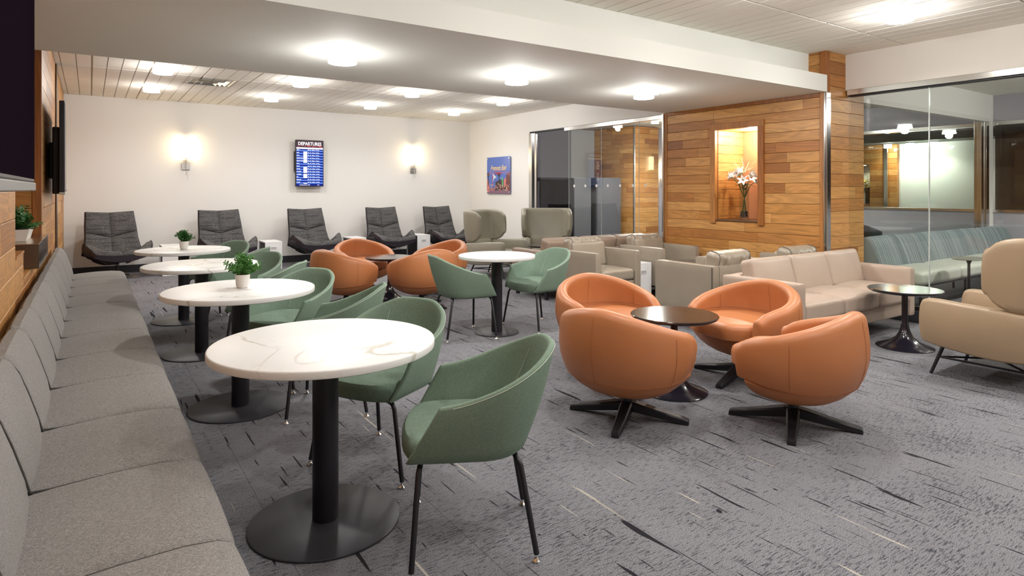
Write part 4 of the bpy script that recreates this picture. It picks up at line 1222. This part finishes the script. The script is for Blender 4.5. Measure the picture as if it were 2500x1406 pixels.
def ctable(label, x, y):
    t = thing('slim_side_table', label, 'side table', (x, y, 0), 0, 'slim grey tables in front of the bench')
    bm = B(); lathe(bm, [(0, .588), (.19, .592), (.20, .598), (.19, .604), (0, .604)], seg=40, sx=1.15, sy=.75); obj('tabletop', bm, simple('olive_grey', (.17, .17, .14), .5), t)
    bm = B(); lathe(bm, [(0, .012), (.014, .012), (.014, .54), (.028, .575), (.05, .59), (0, .59)], seg=16); obj('column', bm, m_black, t)
    bm = B(); lathe(bm, [(0, 0), (.16, 0), (.16, .010), (0, .013)], seg=32); obj('base', bm, m_black, t)
ctable('slim round table before the striped bench, seen just beside the glass joint', 8.05, 2.86)
ctable('slim round table before the striped bench, partly behind the large tan chair', 8.90, 2.62)
# items behind the glass partition
t = thing('office_chair', 'dark-backed green chair peeking above the striped bench, behind the partition', 'chair', (9.5, 4.65, 0), face(-90))
bm = B(); PBt = plan(.30, .05, -.28, -.12, 24, 3); wallshell(bm, PBt, PBt, lambda s: .45, lambda s: .84-.1*abs(s)**3, .04, .0, 6); obj('shell', bm, m_shell, t)
bm = B(); cushion(bm, -.26, .26, -.24, .26, .40, .48, .03, .01, 8); obj('seat', bm, simple('seat_green', (.12, .25, .17), .8), t)
for sx in (-1, 1):
    for sy in (-1, 1):
        bm = B(); tube(bm, [(sx*.2, sy*.18, .41), (sx*.24, sy*.22, 0)], .011, 6); obj('leg', bm, m_black, t)
t = thing('cafe_table', 'dark round table top behind the left end of the striped bench', 'table', (8.15, 4.75, 0))
bm = B(); lathe(bm, [(0, .72), (.34, .72), (.345, .735), (.34, .745), (0, .745)], seg=40); obj('tabletop', bm, m_ttop, t)
bm = B(); lathe(bm, [(0, 0), (.2, 0), (.2, .012), (.03, .02), (.03, .72), (0, .72)], seg=24); obj('base', bm, m_black, t)

# ------------------------------------------------------------------ sconces
def make_sconce(label, x, y, z):
    t = thing('wall_sconce', label, 'wall lamp', (x, y, z), 0, 'cylinder sconces on the back wall')
    bm = B(); box(bm, -.065, .065, -.022, 0, -.055, .055, .004); obj('back_plate', bm, m_steel, t, False)
    bm = B(); tube(bm, [(0, -.02, .0), (0, -.085, .0)], .007, 8); tube(bm, [(0, -.085, -.145), (0, -.085, .13)], .006, 10); obj('rod', bm, m_steel, t)
    bm = B(); lathe(bm, [(.0, .135), (.066, .135), (.066, .51), (.0, .51)], c=(0, -.085), seg=32); sh = obj('lamp_shade', bm, m_shade, t)
    bm = B()
    for z_ in (.135, .508): lathe(bm, [(.067, z_-.002), (.068, z_), (.068, z_+.005), (.067, z_+.006)], c=(0, -.085), seg=32)
    obj('shade_trim', bm, m_steel, sh)
    return t
make_sconce('lit cylinder wall sconce above and between the first two charcoal chairs', 1.36, 12.0, 1.755)
make_sconce('lit cylinder wall sconce above the fourth charcoal chair, right of the departures screen', 5.62, 12.0, 1.755)
t = thing('wall_sconce', 'lit sconce beside the cedar corner in the corridor behind the glass', 'wall lamp', (11.76, 10.70, 1.55))
bm = B(); box(bm, -.06, .06, -.02, 0, -.1, .1, .004); obj('back_plate', bm, m_steel, t, False)
bm = B(); lathe(bm, [(.0, .1), (.07, .1), (.07, .48), (.0, .48)], c=(0, -.09), seg=24); obj('lamp_shade', bm, m_shade, t)
bm = B(); tube(bm, [(0, -.02, .0), (0, -.09, .0), (0, -.09, .1)], .007, 8); obj('rod', bm, m_steel, t)

# ------------------------------------------------------------------ ceiling vent, soffit detector
t = thing('ceiling_vent', 'square metal air diffuser in the far tile ceiling', 'vent', (1.36, 9.50, ROOM_H))
bm = B()
for k_, (r, z) in enumerate(((.30, -.004), (.24, -.018), (.17, -.030), (.10, -.040))):
    for sx in range(4):
        vs = [Vector((-r, -r, z)), Vector((r, -r, z)), Vector((r-.045, -r+.045, z+.022)), Vector((-r+.045, -r+.045, z+.022))]
        R4 = Matrix.Rotation(PI/2*sx, 3, 'Z'); vv = [bm.verts.new(R4 @ v) for v in vs]; v2 = [bm.verts.new(R4 @ v+Vector((0, 0, .003))) for v in vs]
        bm.faces.new(vv); bm.faces.new(v2[::-1])
        for a in range(4): bm.faces.new((vv[a], v2[a], v2[(a+1) % 4], vv[(a+1) % 4]))
obj('louvres', bm, m_steel, t, False)
bm = B(); box(bm, -.26, .26, -.26, .26, .006, .008); obj('dark_throat', bm, m_darkin, t, False)
t = thing('sprinkler_cap', 'small flat round cap on the soffit right of the rightmost soffit light', 'sprinkler', (5.18, 4.80, SOF_Z))
bm = B(); lathe(bm, [(0, 0), (.045, 0), (.045, -.006), (.03, -.009), (0, -.009)], seg=24); obj('cap', bm, m_white, t)

# ------------------------------------------------------------------ lettering
def text(body, size, mat, parent, loc, rot, name='lettering', align='LEFT', shear=0, xs=1.0, bold=0, ext=.0004, label=None):
    cu = bpy.data.curves.new(name, 'FONT'); cu.body = body; cu.size = size; cu.align_x = align; cu.shear = shear; cu.extrude = ext; cu.offset = bold; cu.resolution_u = 3
    tmp = bpy.data.objects.new('tmp', cu); C.objects.link(tmp)
    bpy.context.view_layer.update()
    me = bpy.data.meshes.new_from_object(tmp.evaluated_get(bpy.context.evaluated_depsgraph_get()))
    bpy.data.objects.remove(tmp); me.materials.clear(); me.materials.append(mat)
    for v in me.vertices: v.co.x *= xs
    o = bpy.data.objects.new(name, me); C.objects.link(o); o.parent = parent; o.location = loc; o.rotation_euler = rot
    if label: o['label'] = label
    return o
# departures screen
t = thing('departures_screen', 'upright flight departures screen with blue rows on the back wall', 'screen', (3.435, 12.0, 1.42))
W2, H2 = .262, .875
R0 = (math.radians(3.0), 0, math.radians(2))
bm = B(); box(bm, -W2, W2, -.135, -.09, 0, H2, .006); sc = obj('housing', bm, m_black, t, False)
bm = B(); box(bm, -W2-.01, .2, -.09, -.03, .28, .66, .006); obj('rear_module', bm, m_black, t, False)
bm = B(); box(bm, -.16, .16, -.05, 0, .25, .6, .004); obj('wall_bracket', bm, m_black, t, False)
YS = -.1362
def pnl(x0, x1, z0, z1, m, nm, d=0.0):
    bm = B(); box(bm, x0, x1, YS-.0006-d, YS+.001, z0, z1); return obj(nm, bm, m, scr, False)
bm = B(); box(bm, -W2+.014, W2-.014, YS, YS+.003, .014, H2-.014); scr = obj('screen', bm, emit('screen_navy', (.015, .03, .30), 1.0), t, False)
e_dark = emit('screen_header', (.10, .06, .07), 1); e_lt = emit('screen_light_blue', (.16, .30, .85), 1.1); e_w = emit('screen_white', (1, 1, 1), 1.6); e_red = emit('screen_pink', (.8, .12, .15), 1)
pnl(-W2+.014, W2-.014, .735, H2-.014, e_dark, 'header_band', .0002)
rnd = random.Random(2)
bm = B()
for q in range(26):
    x = rnd.uniform(-.24, .22); z = rnd.uniform(.74, .765); box(bm, x, x+rnd.uniform(.006, .03), YS-.0012, YS, z, z+rnd.uniform(.004, .016))
obj('header_lights', bm, e_red, scr, False)
pnl(-W2+.014, W2-.014, .705, .733, e_w, 'column_heading_band', .0003)
bm = B()
for q in range(13): box(bm, -W2+.014, W2-.014, YS-.0008, YS, .055+q*.0505, .055+q*.0505+.022)
obj('light_rows', bm, e_lt, scr, False)
bm = B()
for z0, z1 in ((.60, .655), (.52, .60), (.445, .51), (.31, .37), (.255, .305), (.16, .235), (.052, .068)): box(bm, -.118, -.05, YS-.0016, YS, z0, z1)
obj('airline_logos', bm, e_w, scr, False)
FR = (PI/2, 0, 0)
text('DEPARTURES', .088, e_w, scr, (0, YS-.002, .775), FR, 'title_lettering', 'CENTER', xs=.84, bold=.0012)
cities = ['Atlanta', 'Austin', 'Boston', 'Dallas/Ft. Worth', 'Dallas/Ft. Worth', 'Denver', 'Detroit', 'Honolulu', 'Los Angeles', 'Los Angeles', 'Maui', 'Minneapolis', 'NY - JFK']
for q, c_ in enumerate(cities[:13]):
    z = .680-q*.0505
    nn = '%d' % (200+q*137 % 900); 
    text(c_, .022, e_w, scr, (-W2+.018, YS-.002, z-.0), FR, 'row_lettering', xs=.8, bold=.0006)
    text('%s   %s   %s pm   On Time' % (nn, 'B%d' % (5+q), '%d:%02d' % (4+q//3, (q*17) % 60)), .020, e_w, scr, (-.04, YS-.002, z), FR, 'row_lettering', xs=.9, bold=.0006)
text('Wednesday, February 19, 2020', .018, e_w, scr, (-.19, YS-.002, .024), FR, 'date_lettering', xs=.85, bold=.0005)
text('15:39', .018, e_w, scr, (.14, YS-.002, .024), FR, 'clock_lettering', xs=.9, bold=.0005)

# poster on the right wall (faces -X): local x runs toward the camera, z up
t = thing('poster', 'glossy street scene poster with neon arch on the plaster wall beside the glass', 'poster', (XR-.002, 10.775, 1.28), -PI/2)
PWd, PH = .44, .755
def pm(n_, c_): return simple(n_, c_, .25)
bm = B(); box(bm, -PWd, PWd, -.030, -.022, 0, PH, .001); pan = obj('panel', bm, pm('poster_sky', (.085, .16, .52)), t, False)
def poly(pts, m, nm, y=-.0312):
    bm = B(); a = [bm.verts.new((x, y, z)) for x, z in pts]; b = [bm.verts.new((x, y+.001, z)) for x, z in pts]
    bm.faces.new(a); bm.faces.new(b[::-1])
    for i in range(len(pts)): bm.faces.new((a[i], b[i], b[(i+1) % len(pts)], a[(i+1) % len(pts)]))
    return obj(nm, bm, m, pan, False)
W_, H_ = .44, .755
def P2(u, v): return (-W_+2*W_*u, H_*(1-v))
def PL(uv, m, nm, y=-.0312): return poly([P2(*p) for p in uv], m, nm, y)
c_pav, c_bld, c_bld2, c_pink, c_grn, c_cream, c_neon, c_blk = pm('poster_road', (.22, .12, .18)), pm('poster_brick', (.16, .045, .05)), pm('poster_dark', (.055, .025, .04)), pm('poster_pink', (.62, .20, .20)), pm('poster_green', (.10, .45, .20)), pm('poster_cream', (.78, .62, .36)), pm('poster_neon', (.62, .22, .20)), pm('poster_palm', (.015, .02, .02))
PL([(0, .85), (1, .80), (1, 1), (0, 1)], c_pav, 'street')
PL([(.38, .68), (.62, .61), (.86, .64), (.86, .9), (.36, .92)], c_bld2, 'far_building', -.0316)
PL([(.84, .50), (1, .40), (1, .92), (.80, .90)], c_bld, 'brick_building', -.032)
PL([(.74, .62), (.83, .57), (.82, .80), (.74, .80)], c_pink, 'lit_facade', -.0324)
PL([(0, .62), (.07, .58), (.10, .80), (.12, .95), (0, .97)], c_pink, 'left_facade', -.0324)
def disc(u, v, r, m, nm, y, sq=1.0): return PL([(u+r*math.cos(a), v+r*sq*.583*1.0*math.sin(a)) for a in [2*PI*i/14 for i in range(14)]], m, nm, y)
for (u, v, v2) in ((.06, .47, .80), (.53, .48, .72)):
    PL([(u-.012, v), (u+.012, v), (u+.018, v2), (u-.018, v2)], c_blk, 'palm_trunk', -.0326)
    PL([(u+.065*math.cos(a)*(1 if i % 2 else .65), v+.07*math.sin(a)*(1 if i % 2 else .7)) for i, a in enumerate([2*PI*i/18 for i in range(18)])], c_blk, 'palm_crown', -.0328)
PL([(.25, .44), (.43, .56), (.33, .585), (.24, .69), (.29, .57)], pm('poster_white', (.62, .68, .74)), 'neon_pylon', -.033)
PL([(.235, .48), (.265, .48), (.27, .80), (.245, .80)], pm('poster_magenta', (.45, .05, .16)), 'neon_column', -.0329)
PL([(.63, .57), (.69, .56), (.71, .66), (.72, .80), (.65, .80), (.66, .68)], c_grn, 'green_figure', -.033)
rnd = random.Random(9)
bm = B()
for q in range(70):
    u, v = rnd.uniform(.02, .95), rnd.uniform(.78, .93); x, z = P2(u, v); s_ = rnd.uniform(.008, .028); box(bm, x, x+s_, -.0336, -.0326, z, z+s_*rnd.uniform(.6, 1.6))
obj('street_lights', bm, c_pink, pan, False)['kind'] = 'stuff'
bm = B()
for q in range(46):
    u, v = rnd.uniform(.02, .97), rnd.uniform(.74, .92); x, z = P2(u, v); s_ = rnd.uniform(.006, .02); box(bm, x, x+s_, -.0340, -.0330, z, z+s_*rnd.uniform(.8, 1.8))
obj('street_lights', bm, c_cream, pan, False)['kind'] = 'stuff'
for dv, m_ in ((0, c_neon), (.05, c_neon)):
    up = []; dn = []
    for i in range(25):
        u = i/24; v = .365+dv+.09*((u-.5)*2)**2
        up.append((u, v)); dn.append((u, v+.010))
    PL(up+dn[::-1], m_, 'neon_arch', -.033)
text('Fremont East', .135, c_cream, pan, P2(.165, .37)[:1]+(-.0345,)+P2(.165, .355)[1:], FR, 'script_lettering', shear=.45, xs=.80, bold=.003)
text('DISTRICT', .060, pm('poster_red', (.6, .03, .03)), pan, P2(.36, .42)[:1]+(-.0345,)+P2(.36, .475)[1:], FR, 'small_lettering', xs=1.1, bold=.001)
for sx in (-1, 1):
    for z in (.035, PH-.035):
        bm = B(); bmesh.ops.create_cone(bm, cap_ends=True, radius1=.016, radius2=.016, depth=.038, segments=20, matrix=Matrix.Translation((sx*(PWd-.035), -.019, z)) @ Matrix.Rotation(PI/2, 4, 'X')); obj('standoff', bm, m_chrome, t)

# ------------------------------------------------------------------ lilies in the niche
def vase(label, x, y, z, white=True, seed=4, s=1.0):
    t = thing('flower_vase', label, 'flower arrangement', (x, y, z))
    rnd = random.Random(seed); r, h = .058*s, .44*s
    bm = B(); lathe(bm, [(0, 0), (r, 0), (r, h), (r-.005, h), (r-.005, .02), (0, .02)], seg=32); obj('glass_vase', bm, m_glass, t)
    bm = B()
    for q in range(90):
        a, rr_ = rnd.uniform(0, 2*PI), (r-.014)*math.sqrt(rnd.random()); p = Vector((rr_*math.cos(a), rr_*math.sin(a), .027+rnd.uniform(0, .075)))
        bmesh.ops.create_icosphere(bm, subdivisions=1, radius=rnd.uniform(.006, .010), matrix=Matrix.Translation(p) @ Matrix.Diagonal((1, 1, .7, 1)))
    po = obj('pebbles', bm, simple('pebbles', (.05, .045, .07), .25, var=.9, vscale=60), t); po['kind'] = 'stuff'
    heads = []
    bm = B()
    for q in range(9):
        a = 2*PI*q/9+rnd.uniform(-.2, .2); hr = rnd.uniform(.07, .155)*s; hz = rnd.uniform(.46, .60)*s
        e = Vector((hr*math.cos(a)*.9, hr*math.sin(a)*1.25, hz)); b0 = Vector((-.028*math.cos(a)*s, -.028*math.sin(a)*s, .05))
        tube(bm, [b0, b0*.2+Vector((0, 0, .24*s)), e*.45+Vector((0, 0, .20*s)), e], .0036, 6); heads.append((e, a))
    obj('stems', bm, simple('lily_stem', (.03, .08, .015), .5), t)
    m_pet = simple('lily_petal' if white else 'yellow_petal', (.82, .79, .74) if white else (.85, .70, .20), .5)
    for q, (e, a) in enumerate(heads):
        bm = B(); ax = Vector((math.cos(a), math.sin(a)*1.2, rnd.uniform(.1, .7))).normalized()
        u = ax.cross(Vector((0, 0, 1))).normalized(); v = ax.cross(u)
        for k_ in range(6):
            ph = 2*PI*k_/6+q; rd = u*math.cos(ph)+v*math.sin(ph); sd = ax.cross(rd); Lp = .078*s*rnd.uniform(.85, 1.1)
            rows = []
            for i in range(6):
                f = i/5; c = e+ax*Lp*(.85*f-.35*f*f)+rd*Lp*(.15*f+.75*f*f); wd = .019*s*math.sin(PI*(.12+.86*f))**.8
                rows.append([bm.verts.new(c+sd*wd+rd*.004), bm.verts.new(c), bm.verts.new(c-sd*wd+rd*.004)])
            for A_, B_ in zip(rows, rows[1:]):
                bm.faces.new((A_[0], A_[1], B_[1], B_[0])); bm.faces.new((A_[1], A_[2], B_[2], B_[1]))
        fl = obj('lily', bm, m_pet, t)
        bm = B()
        for k_ in range(4): tube(bm, [e+ax*.01, e+ax*.05*s+(u*math.cos(k_*1.57)+v*math.sin(k_*1.57))*.012], .0016, 5)
        obj('stamens', bm, simple('stamen', (.25, .10, .02), .6), fl)
    bm = B()
    for q in range(16):
        a = rnd.uniform(0, 2*PI); ln = rnd.uniform(.09, .15)*s; b0 = Vector((0, 0, rnd.uniform(.38, .50)*s)); d = Vector((math.cos(a), math.sin(a), rnd.uniform(-.1, .9))).normalized(); sd = d.cross(Vector((0, 0, 1))).normalized(); rows = []
        for i in range(5):
            f = i/4; c = b0+d*ln*f-Vector((0, 0, .03*f*f)); wd = .016*s*math.sin(PI*(.08+.9*f)); rows.append([bm.verts.new(c+sd*wd), bm.verts.new(c-Vector((0, 0, .004))), bm.verts.new(c-sd*wd)])
        for A_, B_ in zip(rows, rows[1:]): bm.faces.new((A_[0], A_[1], B_[1], B_[0])); bm.faces.new((A_[1], A_[2], B_[2], B_[1]))
    obj('leaves', bm, simple('lily_leaf', (.05, .11, .02), .45), t)
    bm = B()
    for q in range(34):
        a = rnd.uniform(0, 2*PI); tl = rnd.uniform(.05, .95); ln = rnd.uniform(.18, .30)*s; pts = []
        for i in range(7):
            f = i/6; pts.append(Vector((math.cos(a)*math.sin(tl)*ln*f*.8, math.sin(a)*math.sin(tl)*ln*f, .58*s+ln*f*math.cos(tl)-.07*s*tl*f*f)))
        tube(bm, pts, .0016, 4, .0005)
    obj('grass_spray', bm, simple('pale_grass', (.62, .66, .45), .6), t)
vase('white lilies and grass spray in a tall glass vase inside the lit wall niche', 6.76, 4.80, .985)
vase('yellow flowers in a vase inside a lit niche, seen far off through the glass', 15.52, 7.60, 1.0, False, 6, .95)
t = thing('recessed_light', 'small light over the yellow flowers in the far niche', 'ceiling light', (15.45, 7.66, 1.949))
bm = B(); lathe(bm, [(0, 0), (.05, 0), (.05, -.01), (0, -.01)], seg=20); obj('lens', bm, emit('far_niche_lamp', (1, .95, .8), 12), t)
l = bpy.data.lights.new('niche_spot', 'SPOT'); l.energy = 18; l.color = (1, .92, .75); l.spot_size = 2.4; l.spot_blend = .7; l.shadow_soft_size = .03
lo = bpy.data.objects.new('lamp_glow', l); C.objects.link(lo); lo.parent = t; lo.location = (0, 0, -.02)
